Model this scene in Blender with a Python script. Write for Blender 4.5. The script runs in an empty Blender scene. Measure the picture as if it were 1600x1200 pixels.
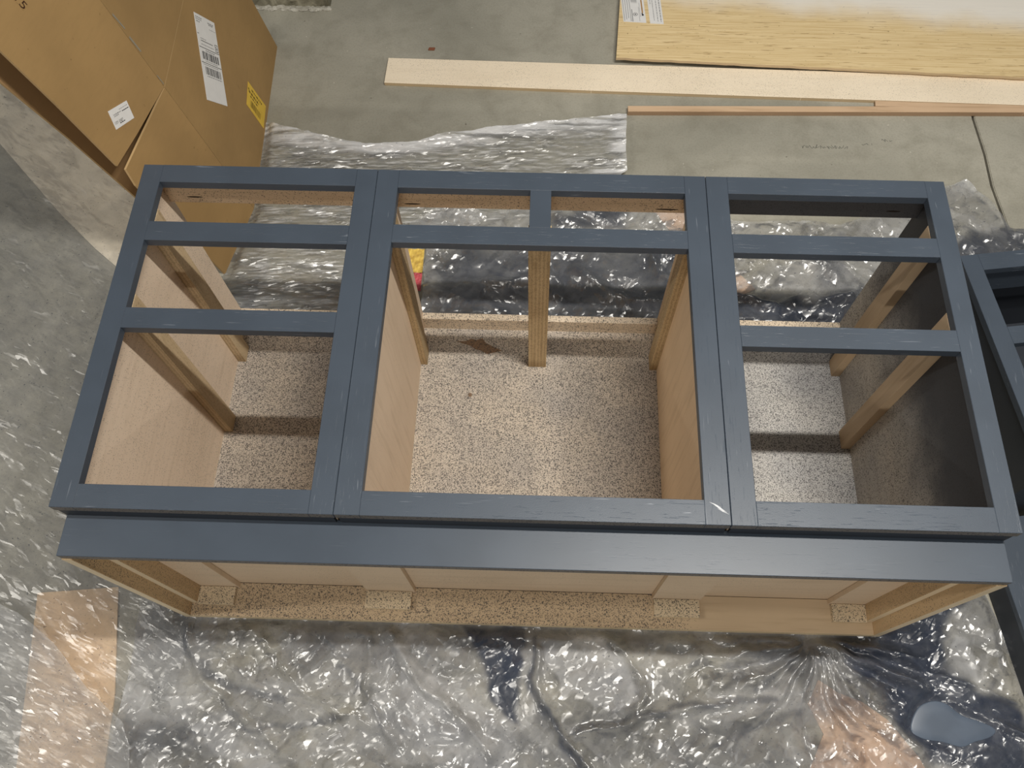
import bpy, bmesh, math, random
import numpy as np
from mathutils import Vector, Matrix

scene = bpy.context.scene
COL = scene.collection

# ------------------------------------------------------------------ camera, world, lamps, exposure
cam_data = bpy.data.cameras.new('camera')
cam = bpy.data.objects.new('camera', cam_data)
COL.objects.link(cam)
PITCH, YAW, ROLL = math.radians(23.7672), math.radians(1.9118), math.radians(-0.2804)
cam.matrix_world = (Matrix.Translation((0.8100, -0.3831, 1.8862)) @ Matrix.Rotation(YAW, 4, 'Z')
                    @ Matrix.Rotation(PITCH, 4, 'X') @ Matrix.Rotation(ROLL, 4, 'Z'))
cam_data.sensor_width = 36.0
cam_data.lens = 1253.6875 / 1600 * 36.0
cam_data.shift_x = -23.5284 / 1600
cam_data.shift_y = 57.1495 / 1600
cam_data.clip_start = 0.01
scene.camera = cam

world = bpy.data.worlds.new('garage_air')
scene.world = world
world.use_nodes = True
bg = world.node_tree.nodes['Background']
bg.inputs[0].default_value = (0.93, 0.97, 1.0, 1)
bg.inputs[1].default_value = 0.13


def tube_lamp(name, loc, power, length, width, color):
    ld = bpy.data.lights.new(name, 'AREA')
    ld.shape = 'RECTANGLE'
    ld.size = length
    ld.size_y = width
    ld.energy = power
    ld.color = color
    o = bpy.data.objects.new(name, ld)
    o.location = loc
    COL.objects.link(o)
    return o


tube_lamp('area_light', (1.50, 0.20, 3.10), 68, 1.15, 0.05, (1.0, 0.955, 0.88))
tube_lamp('ceiling_lamp', (2.06, 0.20, 3.10), 16, 0.22, 0.10, (1.0, 0.955, 0.88))
tube_lamp('area_light', (0.70, -2.35, 3.05), 50, 1.2, 0.10, (1.0, 0.95, 0.87))
tube_lamp('area_light', (-2.10, -0.30, 3.05), 42, 1.2, 0.10, (1.0, 0.95, 0.87))  # unseen fill lamp, added to brighten the pale panel and left floor

scene.view_settings.view_transform = 'Standard'
scene.view_settings.look = 'None'
scene.view_settings.gamma = 1.0
scene.view_settings.use_curve_mapping = False
scene.view_settings.exposure = 0.0

KNOT = [(0.589, 0.663), (0.612, 0.664), (0.628, 0.672), (0.641, 0.668), (0.657, 0.674), (0.667, 0.660), (0.690, 0.648), (0.711, 0.638), (0.690, 0.632), (0.672, 0.627), (0.655, 0.637), (0.640, 0.640), (0.626, 0.651), (0.608, 0.656)]
STROKES = [(1.098, 0.0395, 1.118, 0.030, 0.0010), (1.104, 0.036, 1.127, 0.0215, 0.0014), (1.110, 0.029, 1.130, 0.0185, 0.0008)]
H = 0.6098          # height of the face frames above the floor


# ------------------------------------------------------------------ node helpers
def srgb(r, g, b):
    def f(c):
        c /= 255.0
        return c / 12.92 if c <= 0.04045 else ((c + 0.055) / 1.055) ** 2.4
    return (f(r), f(g), f(b), 1.0)


class NT:
    def __init__(self, name):
        self.m = bpy.data.materials.new(name)
        self.m.use_nodes = True
        self.t = self.m.node_tree
        self.t.nodes.clear()
        self.out = self.t.nodes.new('ShaderNodeOutputMaterial')

    def n(self, typ, **kw):
        nd = self.t.nodes.new(typ)
        for k, v in kw.items():
            setattr(nd, k, v)
        return nd

    def link(self, a, b):
        self.t.links.new(a, b)

    def put(self, sock, v):
        if isinstance(v, bpy.types.NodeSocket):
            self.link(v, sock)
        elif isinstance(v, (int, float)):
            try:
                sock.default_value = v
            except TypeError:
                sock.default_value = (v, v, v, 1) if len(sock.default_value) == 4 else (v, v, v)
        else:
            sock.default_value = v

    def coords(self, scale=(1, 1, 1), kind='Object', rot=(0, 0, 0)):
        tc = self.n('ShaderNodeTexCoord')
        mp = self.n('ShaderNodeMapping')
        if rot[2]:                    # turn first, then stretch: streaks run along the turned x axis
            mp.vector_type = 'TEXTURE'
            mp.inputs['Scale'].default_value = tuple(1 / c for c in scale)
        else:
            mp.inputs['Scale'].default_value = scale
        mp.inputs['Rotation'].default_value = rot
        self.link(tc.outputs[kind], mp.inputs['Vector'])
        return mp.outputs[0]

    def noise(self, vec, scale, detail=2.0, rough=0.5, dist=0.0):
        nd = self.n('ShaderNodeTexNoise')
        self.link(vec, nd.inputs['Vector'])
        nd.inputs['Scale'].default_value = scale
        nd.inputs['Detail'].default_value = detail
        nd.inputs['Roughness'].default_value = rough
        nd.inputs['Distortion'].default_value = dist
        return nd.outputs[0]

    def ramp(self, v, lo, hi, smooth=True):
        nd = self.n('ShaderNodeMapRange')
        nd.interpolation_type = 'SMOOTHSTEP' if smooth else 'LINEAR'
        self.put(nd.inputs[0], v)
        self.put(nd.inputs[1], lo)
        self.put(nd.inputs[2], hi)
        return nd.outputs[0]

    def math(self, op, a, b=0.0, c=0.0, clamp=False):
        nd = self.n('ShaderNodeMath', operation=op, use_clamp=clamp)
        self.put(nd.inputs[0], a)
        self.put(nd.inputs[1], b)
        if op in ('MULTIPLY_ADD',):
            self.put(nd.inputs[2], c)
        return nd.outputs[0]

    def mix(self, fac, a, b, blend='MIX'):
        nd = self.n('ShaderNodeMix', data_type='RGBA', blend_type=blend)
        self.put(nd.inputs[0], fac)
        self.put(nd.inputs[6], a)
        self.put(nd.inputs[7], b)
        return nd.outputs[2]

    def bump(self, h, strength, dist=0.001, normal=None):
        nd = self.n('ShaderNodeBump')
        nd.inputs['Strength'].default_value = strength
        nd.inputs['Distance'].default_value = dist
        self.link(h, nd.inputs['Height'])
        if normal is not None:
            self.link(normal, nd.inputs['Normal'])
        return nd.outputs[0]

    def principled(self, color, rough=0.6, spec=0.5, normal=None):
        nd = self.n('ShaderNodeBsdfPrincipled')
        self.put(nd.inputs['Base Color'], color)
        self.put(nd.inputs['Roughness'], rough)
        self.put(nd.inputs['Specular IOR Level'], spec)
        if normal is not None:
            self.link(normal, nd.inputs['Normal'])
        self.link(nd.outputs[0], self.out.inputs[0])
        return nd


def plain(name, color, rough=0.6, spec=0.4, var=0.06, scale=40):
    t = NT(name)
    v = t.coords()
    n = t.noise(v, scale, 3)
    c = t.mix(t.ramp(n, 0.3, 0.7), [x * (1 - var) for x in color[:3]] + [1], [min(1, x * (1 + var)) for x in color[:3]] + [1])
    t.principled(c, rough, spec)
    return t.m


def blue_paint(name, axis, grain=0.5, base=(0.051, 0.066, 0.088), rough=0.42):
    """navy grey cabinet paint over open-grained oak; axis = direction of the grain"""
    t = NT(name)
    s = [1, 1, 1]
    s[axis] = 0.06
    v = t.coords(tuple(s))
    v2 = t.coords()
    g = t.noise(v, 330, 3, 0.65, 0.6)
    pores = t.ramp(g, 0.60, 0.72)
    patch = t.ramp(t.noise(v2, 6, 2), 0.45, 0.62)
    orange = t.noise(v2, 700, 2)
    glints = t.ramp(t.noise(t.coords(tuple(s)), 210, 2, 0.6, 0.4), 0.66, 0.73)
    glints = t.math('MULTIPLY', glints, patch)
    col = t.mix(t.ramp(t.noise(v2, 9, 3), 0.3, 0.7), [c * 0.94 for c in base] + [1], [c * 1.06 for c in base] + [1])
    col = t.mix(t.math('MULTIPLY', glints, 0.34 * grain), col, (0.42, 0.45, 0.50, 1))  # pale glints of the grain mixed into the paint colour
    h = t.math('SUBTRACT', t.math('MULTIPLY', orange, 0.25), t.math('MULTIPLY', pores, 0.45))
    nrm = t.bump(h, 0.35 * grain + 0.08, 0.0012)
    t.principled(col, rough, 0.5, nrm)
    return t.m


def wood(name, base, axis=1, specks=0.5, size=215, grey=0.0, grain=0.5, stripes=None, knots=False, tint=(0.045, 0.045, 0.05, 1), rough=0.62,
         blotch=None, clean=None):
    """bare plywood / maple with dark paint overspray specks. specks 0..1 = how dense"""
    t = NT(name)
    s = [1, 1, 1]
    s[axis] = 0.07
    v = t.coords(tuple(s))
    v2 = t.coords()
    g = t.noise(v, 60, 5, 0.6, 0.8)
    big = t.noise(v2, 4.5, 3)
    b = list(base[:3])
    light = [min(1, c * 1.10) for c in b] + [1]
    dark = [b[0] * 0.80, b[1] * 0.76, b[2] * 0.70, 1]
    col = t.mix(t.math('MULTIPLY', t.ramp(g, 0.45, 0.75), grain), light, dark)
    col = t.mix(t.math('MULTIPLY', t.ramp(big, 0.35, 0.75), 0.25), col, dark)
    if stripes is not None:           # plies on a cut plywood edge, stacked along axis `stripes`
        wv = t.n('ShaderNodeTexWave', wave_type='BANDS', bands_direction='XYZ'[stripes])
        t.link(v2, wv.inputs['Vector'])
        wv.inputs['Scale'].default_value = 38
        wv.inputs['Distortion'].default_value = 5.0
        wv.inputs['Detail Scale'].default_value = 6.0
        wv.inputs['Detail'].default_value = 2
        col = t.mix(t.math('MULTIPLY', t.ramp(wv.outputs[1], 0.5, 0.8), 0.38), col, (b[0] * 0.32, b[1] * 0.27, b[2] * 0.2, 1))
    if knots:
        vk = t.coords((1.6, 3.2, 1))
        kd = t.noise(vk, 5.0, 3, 0.6, 1.5)
        col = t.mix(t.math('MULTIPLY', t.ramp(kd, 0.73, 0.80), 0.65), col, (0.19, 0.105, 0.06, 1))
    if grey > 0:
        col = t.mix(t.math('MULTIPLY', t.ramp(t.noise(v2, 5.5, 2), 0.25, 0.8), grey), col, (0.19, 0.205, 0.24, 1))
    if blotch is not None:            # a solid overspray coat fading in along one axis (axis, from, to, strength)
        ax, lo, hi, st = blotch
        sep = t.n('ShaderNodeSeparateXYZ')
        t.link(v2, sep.inputs[0])
        wob = t.math('MULTIPLY_ADD', t.noise(v2, 6, 4, 0.7), 0.22, -0.11)
        f = t.ramp(t.math('ADD', sep.outputs[ax], wob), lo, hi)
        col = t.mix(t.math('MULTIPLY', f, st), col, (0.032, 0.036, 0.046, 1))
    dens = t.math('MULTIPLY_ADD', t.noise(v2, 5, 4, 0.6), 0.8, -0.4)
    sep2 = t.n('ShaderNodeSeparateXYZ')
    t.link(v2, sep2.inputs[0])
    if clean is not None:             # the spray stops here: no specks past `hi` along the axis
        dens = t.math('SUBTRACT', dens, t.math('MULTIPLY', t.ramp(sep2.outputs[clean[0]], clean[1], clean[2]), 1.6))
    masks = []
    for sc_, k_ in ((size * 1.75, 1.0), (size * 0.95, 0.66)):
        vo = t.n('ShaderNodeTexVoronoi', feature='F1')
        dv = t.n('ShaderNodeVectorMath', operation='ADD')
        wob = t.n('ShaderNodeTexNoise')
        t.link(v2, wob.inputs['Vector'])
        wob.inputs['Scale'].default_value = sc_ * 1.7
        sv = t.n('ShaderNodeVectorMath', operation='SCALE')
        t.link(wob.outputs['Color'], sv.inputs[0])
        sv.inputs['Scale'].default_value = 0.9 / sc_
        t.link(v2, dv.inputs[0])
        t.link(sv.outputs[0], dv.inputs[1])
        t.link(dv.outputs[0], vo.inputs['Vector'])
        vo.inputs['Scale'].default_value = sc_
        sp = t.n('ShaderNodeSeparateColor')
        t.link(vo.outputs['Color'], sp.inputs[0])
        # radius of the speck in each cell: nothing in most cells when specks is small
        rad = t.math('MULTIPLY', t.math('SUBTRACT', t.math('ADD', specks * 1.15 * k_, t.math('MULTIPLY', dens, 0.55)), sp.outputs[0]), 0.95)
        rad = t.math('MINIMUM', rad, 0.44)
        masks.append(t.ramp(t.math('SUBTRACT', rad, vo.outputs['Distance']), -0.05, 0.08))
    m = t.math('MAXIMUM', masks[0], t.math('MULTIPLY', masks[1], 0.9))
    col = t.mix(t.math('MULTIPLY', m, 0.90), col, tint)
    nrm = t.bump(g, 0.12, 0.0006)
    t.principled(col, rough, 0.3, nrm)
    return t.m


BIRCH = (0.70, 0.575, 0.45)
M = {}
M['paint_h'] = blue_paint('navy_paint_rail', 0, 1.0)
M['paint_v'] = blue_paint('navy_paint_stile', 1, 0.6)
M['paint_toe'] = blue_paint('navy_paint_toe_board', 0, 0.15, rough=0.40)
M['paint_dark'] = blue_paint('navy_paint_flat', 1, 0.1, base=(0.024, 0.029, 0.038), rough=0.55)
M['side'] = wood('maple_side_panel', BIRCH, 1, 0.40, 290, grain=0.35)
M['side_mid'] = wood('maple_side_panel_clean', (0.68, 0.545, 0.41), 2, 0.2, 300, grain=0.45, knots=True)
M['side_warm'] = wood('maple_side_panel_warm', (0.70, 0.535, 0.36), 2, 0.08, 200, grain=0.5)
M['side_dark'] = wood('oversprayed_side_panel', (0.50, 0.46, 0.40), 1, 0.55, 210, grey=0.4, blotch=(2, 0.16, 0.46, 0.95))
M['back'] = wood('speckled_back_panel', (0.59, 0.515, 0.425), 0, 1.05, 250, grey=0.40, grain=0.25, knots=True)
M['back_left'] = wood('speckled_back_panel_left', (0.59, 0.515, 0.425), 0, 1.05, 250, grey=0.40, grain=0.2)
M['back_grey'] = wood('speckled_back_panel_grey', (0.58, 0.56, 0.53), 0, 1.0, 260, grey=0.5, grain=0.15)
M['post'] = wood('plywood_drawer_support', (0.52, 0.40, 0.25), 2, 0.22, 200, grain=0.8, stripes=0)
M['post_face'] = wood('rough_sawn_support', (0.50, 0.375, 0.215), 2, 0.32, 230, grain=1.0, stripes=0)
M['post_right'] = wood('tan_drawer_support', (0.48, 0.36, 0.235), 2, 0.2, 200, grain=0.5)
M['stretcher'] = wood('speckled_stretcher', (0.56, 0.42, 0.28), 0, 0.5, 230, grain=0.6)
M['stretcher_dark'] = wood('black_sprayed_stretcher', (0.075, 0.075, 0.08), 0, 0.55, 240, grain=0.2)
M['nailer'] = wood('pale_back_nailer', (0.66, 0.55, 0.42), 0, 0.70, 210, grain=0.4)
M['under'] = wood('maple_underside', (0.66, 0.52, 0.37), 0, 0.3, 300, grain=0.3)
M['base_back'] = wood('speckled_base_rail', (0.55, 0.42, 0.275), 0, 0.80, 235, grain=0.5, clean=(0, 1.10, 1.24))
M['block'] = wood('speckled_block', (0.62, 0.50, 0.34), 0, 0.74, 230, grain=0.3)
M['end'] = wood('plywood_end_panel', (0.56, 0.40, 0.23), 2, 0.48, 250, grain=0.6)
M['edge'] = wood('bare_plywood_edge', (0.70, 0.58, 0.40), 2, 0.1, 200, grain=0.4)
M['edge_x'] = wood('bare_plywood_edge_long', (0.70, 0.56, 0.36), 0, 0.1, 200, grain=0.4)
M['dark_slot'] = plain('pocket_hole_shadow', (0.03, 0.022, 0.016, 1), 0.9, 0.1)


M['dusty'] = wood('grey_dusted_edge', (0.16, 0.145, 0.13), 0, 0.6, 200)


# ------------------------------------------------------------------ mesh helpers
def box_bm(bm, a, b, bevel=0.0008):
    """axis-aligned box from corner a to corner b, softened edges"""
    r = bmesh.ops.create_cube(bm, size=1.0)
    vs = r['verts']
    for v in vs:
        v.co = Vector(((a[0] + b[0]) / 2 + v.co.x * (b[0] - a[0]), (a[1] + b[1]) / 2 + v.co.y * (b[1] - a[1]),
                       (a[2] + b[2]) / 2 + v.co.z * (b[2] - a[2])))
    if bevel:
        es = list({e for v in vs for e in v.link_edges})
        bmesh.ops.bevel(bm, geom=es, offset=bevel, segments=1, affect='EDGES')


def link(name, bm, m, parent=None, smooth=False):
    me = bpy.data.meshes.new(name)
    bmesh.ops.recalc_face_normals(bm, faces=bm.faces)
    bm.to_mesh(me)
    bm.free()
    for mm in (m if isinstance(m, (list, tuple)) else [m]):
        me.materials.append(mm)
    if smooth:
        for p in me.polygons:
            p.use_smooth = True
    o = bpy.data.objects.new(name, me)
    COL.objects.link(o)
    if parent is not None:
        o.parent = parent
        o.matrix_parent_inverse = parent.matrix_world.inverted() if parent.type != 'MESH' else Matrix.Identity(4)
    return o


def thing(name, label, cat, loc, rotz=0.0, group=None):
    o = bpy.data.objects.new(name, None)
    o.empty_display_size = 0.05
    COL.objects.link(o)
    o.location = loc
    o.rotation_euler = (0, 0, rotz)
    o.matrix_world = Matrix.Translation(loc) @ Matrix.Rotation(rotz, 4, 'Z')
    o['label'] = label
    o['category'] = cat
    if group:
        o['group'] = group
    return o


def tag(o, label, cat, group=None):
    o['label'] = label
    o['category'] = cat
    if group:
        o['group'] = group
    return o


def part(name, parent, m, a, b, bevel=0.0008, label=None):
    bm = bmesh.new()
    box_bm(bm, a, b, bevel)
    o = link(name, bm, m, parent)
    if parent is not None and parent.type == 'EMPTY':   # coordinates are given in the scene's frame
        pass
    if label:
        o['label'] = label
    return o


def two_tone(name, parent, face_m, edge_m, a, b, edge_axis, bevel=0.0008):
    """board whose faces looking along +-edge_axis carry the cut-edge material"""
    bm = bmesh.new()
    box_bm(bm, a, b, bevel)
    bm.normal_update()
    for f in bm.faces:
        if abs(f.normal[edge_axis]) > 0.9:
            f.material_index = 1
    return link(name, bm, [face_m, edge_m], parent)


def pocket_slot(parent, c, length, axis=0, size=0.0021):
    """a long narrow pocket-screw slot cut in a board, modelled as a shallow dark lens"""
    bm = bmesh.new()
    bmesh.ops.create_uvsphere(bm, u_segments=12, v_segments=6, radius=1.0)
    for v in bm.verts:
        v.co = Vector((c[0] + v.co.x * length / 2, c[1] + v.co.y * 0.0006, c[2] + v.co.z * size))
    return link('pocket_slot', bm, M['dark_slot'], parent, True)


# ------------------------------------------------------------------ noise for the crumpled film
def hash2(ix, iy, seed):
    h = (ix.astype(np.int64) * 374761393 + iy.astype(np.int64) * 668265263 + seed * 1442695041) & 0xFFFFFFFF
    h = ((h ^ (h >> 13)) * 1274126177) & 0xFFFFFFFF
    h = h ^ (h >> 16)
    return (h & 0xFFFF) / 65535.0


def vnoise(x, y, seed=0):
    ix, iy = np.floor(x), np.floor(y)
    fx, fy = x - ix, y - iy
    u, v = fx * fx * fx * (fx * (fx * 6 - 15) + 10), fy * fy * fy * (fy * (fy * 6 - 15) + 10)
    a, b = hash2(ix, iy, seed), hash2(ix + 1, iy, seed)
    c, d = hash2(ix, iy + 1, seed), hash2(ix + 1, iy + 1, seed)
    return a + (b - a) * u + (c - a) * v + (a - b - c + d) * u * v


def fbm(x, y, seed=0, octs=4):
    s, a, t = 0.0, 0.5, 0.0
    for i in range(octs):
        s = s + a * vnoise(x * 2 ** i, y * 2 ** i, seed + i * 17)
        t += a
        a *= 0.5
    return s / t


def facets(x, y, seed=0, tilt=1.1, k=0.9):
    """crumpled-foil height: upper envelope of randomly tilted facets -> flat pieces meeting in sharp creases"""
    ix, iy = np.floor(x), np.floor(y)
    best = np.full(x.shape, -9.0)
    for dx in (-1, 0, 1):
        for dy in (-1, 0, 1):
            cx, cy = ix + dx, iy + dy
            px = cx + hash2(cx, cy, seed)
            py = cy + hash2(cx, cy, seed + 1)
            gx = (hash2(cx, cy, seed + 2) - 0.5) * 2 * tilt
            gy = (hash2(cx, cy, seed + 3) - 0.5) * 2 * tilt
            qx, qy = x - px, y - py
            h = hash2(cx, cy, seed + 4) * 0.5 + gx * qx + gy * qy - k * (qx * qx + qy * qy)
            best = np.maximum(best, h)
    return best


def sstep(a, b, x):
    t = np.clip((x - a) / (b - a), 0, 1)
    return t * t * (3 - 2 * t)


def poly_sd(x, y, pts):
    """signed distance to a polygon (negative inside)"""
    d = np.full(x.shape, 1e9)
    ins = np.zeros(x.shape, bool)
    n = len(pts)
    for i in range(n):
        ax, ay = pts[i]
        bx, by = pts[(i + 1) % n]
        ex, ey = bx - ax, by - ay
        t = np.clip(((x - ax) * ex + (y - ay) * ey) / (ex * ex + ey * ey + 1e-12), 0, 1)
        d = np.minimum(d, np.hypot(x - ax - t * ex, y - ay - t * ey))
        if ay != by:
            c = ((ay > y) != (by > y)) & (x < (bx - ax) * (y - ay) / (by - ay) + ax)
            ins ^= c
    return np.where(ins, -d, d)


def line_d(x, y, pts):
    d = np.full(x.shape, 1e9)
    for (ax, ay), (bx, by) in zip(pts[:-1], pts[1:]):
        ex, ey = bx - ax, by - ay
        t = np.clip(((x - ax) * ex + (y - ay) * ey) / (ex * ex + ey * ey), 0, 1)
        d = np.minimum(d, np.hypot(x - ax - t * ex, y - ay - t * ey))
    return d


# ------------------------------------------------------------------ the setting: slab floor with a control joint, curb
def concrete(name):
    t = NT(name)
    v = t.coords()
    big = t.noise(v, 1.6, 5, 0.6, 0.4)
    mid = t.noise(v, 9, 5, 0.65, 0.3)
    fine = t.noise(v, 160, 3, 0.6)
    c = t.mix(t.ramp(big, 0.3, 0.72), srgb(150, 147, 134), srgb(176, 172, 158))
    c = t.mix(t.math('MULTIPLY', t.ramp(mid, 0.42, 0.72), 0.5), c, srgb(136, 132, 118))
    c = t.mix(t.math('MULTIPLY', t.ramp(fine, 0.45, 0.7), 0.18), c, srgb(112, 108, 97))
    # pale plaster scuffs and tiny white grains of dust
    sc = t.ramp(t.noise(t.coords((1, 2.6, 1), rot=(0, 0, -0.45)), 7, 6, 0.72, 0.5), 0.64, 0.74)
    c = t.mix(t.math('MULTIPLY', sc, 0.38), c, srgb(196, 189, 172))
    dust = t.ramp(t.noise(v, 95, 1, 0.5), 0.775, 0.80)
    c = t.mix(t.math('MULTIPLY', dust, 0.7), c, srgb(214, 208, 194))
    dots = t.ramp(t.noise(v, 70, 1.5, 0.5), 0.765, 0.79)
    c = t.mix(t.math('MULTIPLY', dots, 0.6), c, srgb(86, 80, 70))
    nrm = t.bump(t.math('ADD', t.math('MULTIPLY', mid, 0.6), fine), 0.22, 0.0025)
    t.principled(c, t.math('MULTIPLY_ADD', mid, 0.25, 0.42), 0.35, nrm)
    return t.m


M['concrete'] = concrete('trowelled_concrete')
M['joint'] = plain('joint_bottom', srgb(96, 86, 66), 0.95, 0.1)


def slab(name, pts, z0, z1, m, bev=0.0022):
    bm = bmesh.new()
    vs = [bm.verts.new((x, y, z0)) for x, y in pts]
    f = bm.faces.new(vs)
    r = bmesh.ops.extrude_face_region(bm, geom=[f])
    tv = [e for e in r['geom'] if isinstance(e, bmesh.types.BMVert)]
    for v in tv:
        v.co.z = z1
    if bev:
        es = [e for e in bm.edges if all(abs(v.co.z - z1) < 1e-6 for v in e.verts)]
        bmesh.ops.bevel(bm, geom=es, offset=bev, segments=2, affect='EDGES')
    return link(name, bm, m)


JL = [(2.19, 3.2), (2.125, 1.56), (2.121, 1.50), (2.128, 1.36), (2.125, 1.24), (2.137, 1.10), (2.134, 0.9), (2.14, -1.2)]
JR = [(x + 0.0075, y) for x, y in JL]
fl = slab('floor', [(-3.0, 3.2)] + [(-3.0, -1.2)] + JL[::-1], -0.10, 0.0, M['concrete'])
fl['kind'] = 'structure'
fr = slab('floor', JR + [(4.2, -1.2), (4.2, 3.2)], -0.10, 0.0, M['concrete'])
fr['kind'] = 'structure'
jb = slab('trim_2', [(2.10, 3.2), (2.10, -1.2), (2.22, -1.2), (2.22, 3.2)], -0.12, -0.016, M['joint'], 0)
jb['kind'] = 'structure'


def curb():
    t = NT('rough_concrete_curb')
    v = t.coords()
    n = t.noise(v, 22, 6, 0.7, 0.6)
    c = t.mix(t.ramp(n, 0.35, 0.7), srgb(112, 108, 92), srgb(150, 145, 126))
    t.principled(c, 0.85, 0.2, t.bump(n, 0.8, 0.01))
    t2 = NT('plaster_crumbs')
    n2 = t2.noise(t2.coords(), 45, 5, 0.7)
    t2.principled(t2.mix(t2.ramp(n2, 0.4, 0.65), srgb(172, 168, 156), srgb(206, 203, 192)), 0.9, 0.2, t2.bump(n2, 0.8, 0.006))
    bm = bmesh.new()
    nx, nz = 34, 7
    x0, x1 = -0.60, 0.083
    rows = []
    for k in range(nz):
        row = []
        for i in range(nx):
            x = x0 + (x1 - x0) * i / (nx - 1)
            z = 0.12 * k / (nz - 1)
            rng = math.sin(i * 7.3 + k * 2.1) * 0.5 + math.sin(i * 3.1 - k * 4.7) * 0.5
            row.append(bm.verts.new((x + 0.003 * rng, 1.932 + 0.10 * z + 0.004 * rng, z)))
        rows.append(row)
    for k in range(nz - 1):
        for i in range(nx - 1):
            bm.faces.new((rows[k][i], rows[k][i + 1], rows[k + 1][i + 1], rows[k + 1][i]))
    back = [bm.verts.new((x, 2.25, z)) for x, z in ((x0, 0), (x1, 0), (x1, 0.12), (x0, 0.12))]
    bm.faces.new((rows[0][-1], back[1], back[2]) + tuple(rows[k][-1] for k in range(nz - 1, 0, -1)))
    bm.faces.new(tuple(rows[-1][i] for i in range(nx)) + (back[2], back[3]))
    c = link('trim_1', bm, t.m)
    c['kind'] = 'structure'
    # broken plaster lip lying along the foot of the curb
    bm = bmesh.new()
    random.seed(3)
    x = -0.19
    while x < 0.085:
        r = random.uniform(0.005, 0.010)
        bmesh.ops.create_icosphere(bm, subdivisions=1, radius=r,
                                   matrix=Matrix.Translation((x, 1.926 - random.uniform(0, 0.012), r * 0.2)) @ Matrix.Diagonal((1.9, 1.1, 0.35, 1)))
        x += r * random.uniform(0.9, 1.6)
    for v in bm.verts:
        v.co += Vector((random.uniform(-1, 1), random.uniform(-1, 1), random.uniform(-0.5, 0.5))) * 0.0022
    p = link('plaster_lip', bm, t2.m, c)
    p['kind'] = 'stuff'


curb()

# ------------------------------------------------------------------ the three face-frame base cabinets, lying on their backs
FZ0, FZ1 = H - 0.019, H
YB, YT = 0.0, 0.724
BTM = 0.0066          # underside of the cabinet boxes (y)


def carcass(name, label, x0, x1, stiles, rails, mull, left_in, right_in, mats):
    """stiles: inner x of left and right stile; rails: list of (y_low, y_high); mull: (x0,x1,y0,y1) or None"""
    t = thing(name, label, 'cabinet', ((x0 + x1) / 2, 0.36, 0.0), 0.0, 'navy base cabinets lying on their backs')
    two_tone('frame_stile', t, M['paint_v'], M['dusty'], (x0, YB, FZ0), (stiles[0], YT, FZ1), 1)
    two_tone('frame_stile', t, M['paint_v'], M['dusty'], (stiles[1], YB, FZ0), (x1, YT, FZ1), 1)
    for i, (a, b) in enumerate(rails):
        two_tone('frame_rail', t, M['paint_h'], M['dusty'] if i == 0 else M['paint_h'], (stiles[0], a, FZ0), (stiles[1], b, FZ1), 1, 0.0005)
    part('kick_gap_shade', t, M['paint_dark'], (x0 + 0.004, 0.0015, FZ0 - 0.0315), (x1 - 0.004, BTM - 0.0003, FZ0 - 0.0003), 0)  # added dark strip, stands in for the shade in the toe recess
    if mull:
        part('frame_mullion', t, M['paint_v'], (mull[0], mull[2], FZ0), (mull[1], mull[3], FZ1), 0.0005)
    lo, ro = x0 + 0.003, x1 - 0.003
    two_tone('side_panel', t, mats['left'], M['edge'], (lo, BTM, 0.0), (left_in, 0.72, FZ0), 1)
    two_tone('side_panel', t, mats['right'], M['edge'], (right_in, BTM, 0.0), (ro, 0.72, FZ0), 1)
    part('back_panel', t, mats['back'], (left_in, BTM + 0.018, 0.006), (right_in, 0.701, 0.020), 0)
    part('bottom_panel', t, M['under'], (left_in, BTM, 0.0205), (right_in, BTM + 0.018, FZ0), 0)
    fs = part('front_stretcher', t, mats['front'], (left_in, 0.705, 0.5165), (right_in, 0.722, FZ0))
    part('back_nailer', t, M['nailer'], (left_in, 0.701, 0.0), (right_in, 0.72, 0.069))
    return t, fs


def support(t, m, x0, x1, y0, y1, label=None):
    o = part('drawer_support', t, m, (x0, y0, 0.0205), (x1, y1, FZ0 - 0.0005), 0.0006, label)
    return o


# left cabinet: three openings
cl, fs = carcass('base_cabinet', 'left cabinet of the three, next to the cardboard box, navy frame with three stacked openings',
                 0.0, 0.4745, (0.0401, 0.433),
                 [(0.0, 0.0419), (0.3448, 0.3881), (0.5399, 0.5844), (0.6811, 0.724)], None, 0.0185, 0.459,
                 dict(left=M['side'], right=M['side'], back=M['back_left'], front=M['stretcher']))
support(cl, M['post'], 0.0185, 0.0405, 0.3865, 0.430)
support(cl, M['post'], 0.0185, 0.0405, 0.5865, 0.630)
pocket_slot(fs, (0.078, 0.705, 0.535), 0.034)
pocket_slot(fs, (0.425, 0.705, 0.535), 0.034)

# middle cabinet: two drawer openings over one wide one
cm, fs = carcass('base_cabinet', 'middle cabinet of the three, navy frame with two drawer openings over one wide opening',
                 0.4753, 1.1326, (0.5186, 1.0903),
                 [(0.0, 0.0428), (0.5472, 0.5895), (0.6799, 0.724)], (0.7834, 0.8252, 0.5895, 0.6799), 0.500, 1.1165,
                 dict(left=M['side_mid'], right=M['side_warm'], back=M['back'], front=M['stretcher']))
support(cm, M['post_face'], 0.500, 0.5175, 0.591, 0.633)
support(cm, M['post_face'], 0.7815, 0.8275, 0.592, 0.610, 'rough sawn centre drawer support')
support(cm, M['post_face'], 1.097, 1.1165, 0.591, 0.633)


def flat_patch(name, parent, pts, z, m, thick=0.0003):
    bm = bmesh.new()
    f = bm.faces.new([bm.verts.new((x, y, z)) for x, y in pts])
    r = bmesh.ops.extrude_face_region(bm, geom=[f])
    for v in [e for e in r['geom'] if isinstance(e, bmesh.types.BMVert)]:
        v.co.z += thick
    return link(name, bm, m, parent)


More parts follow.
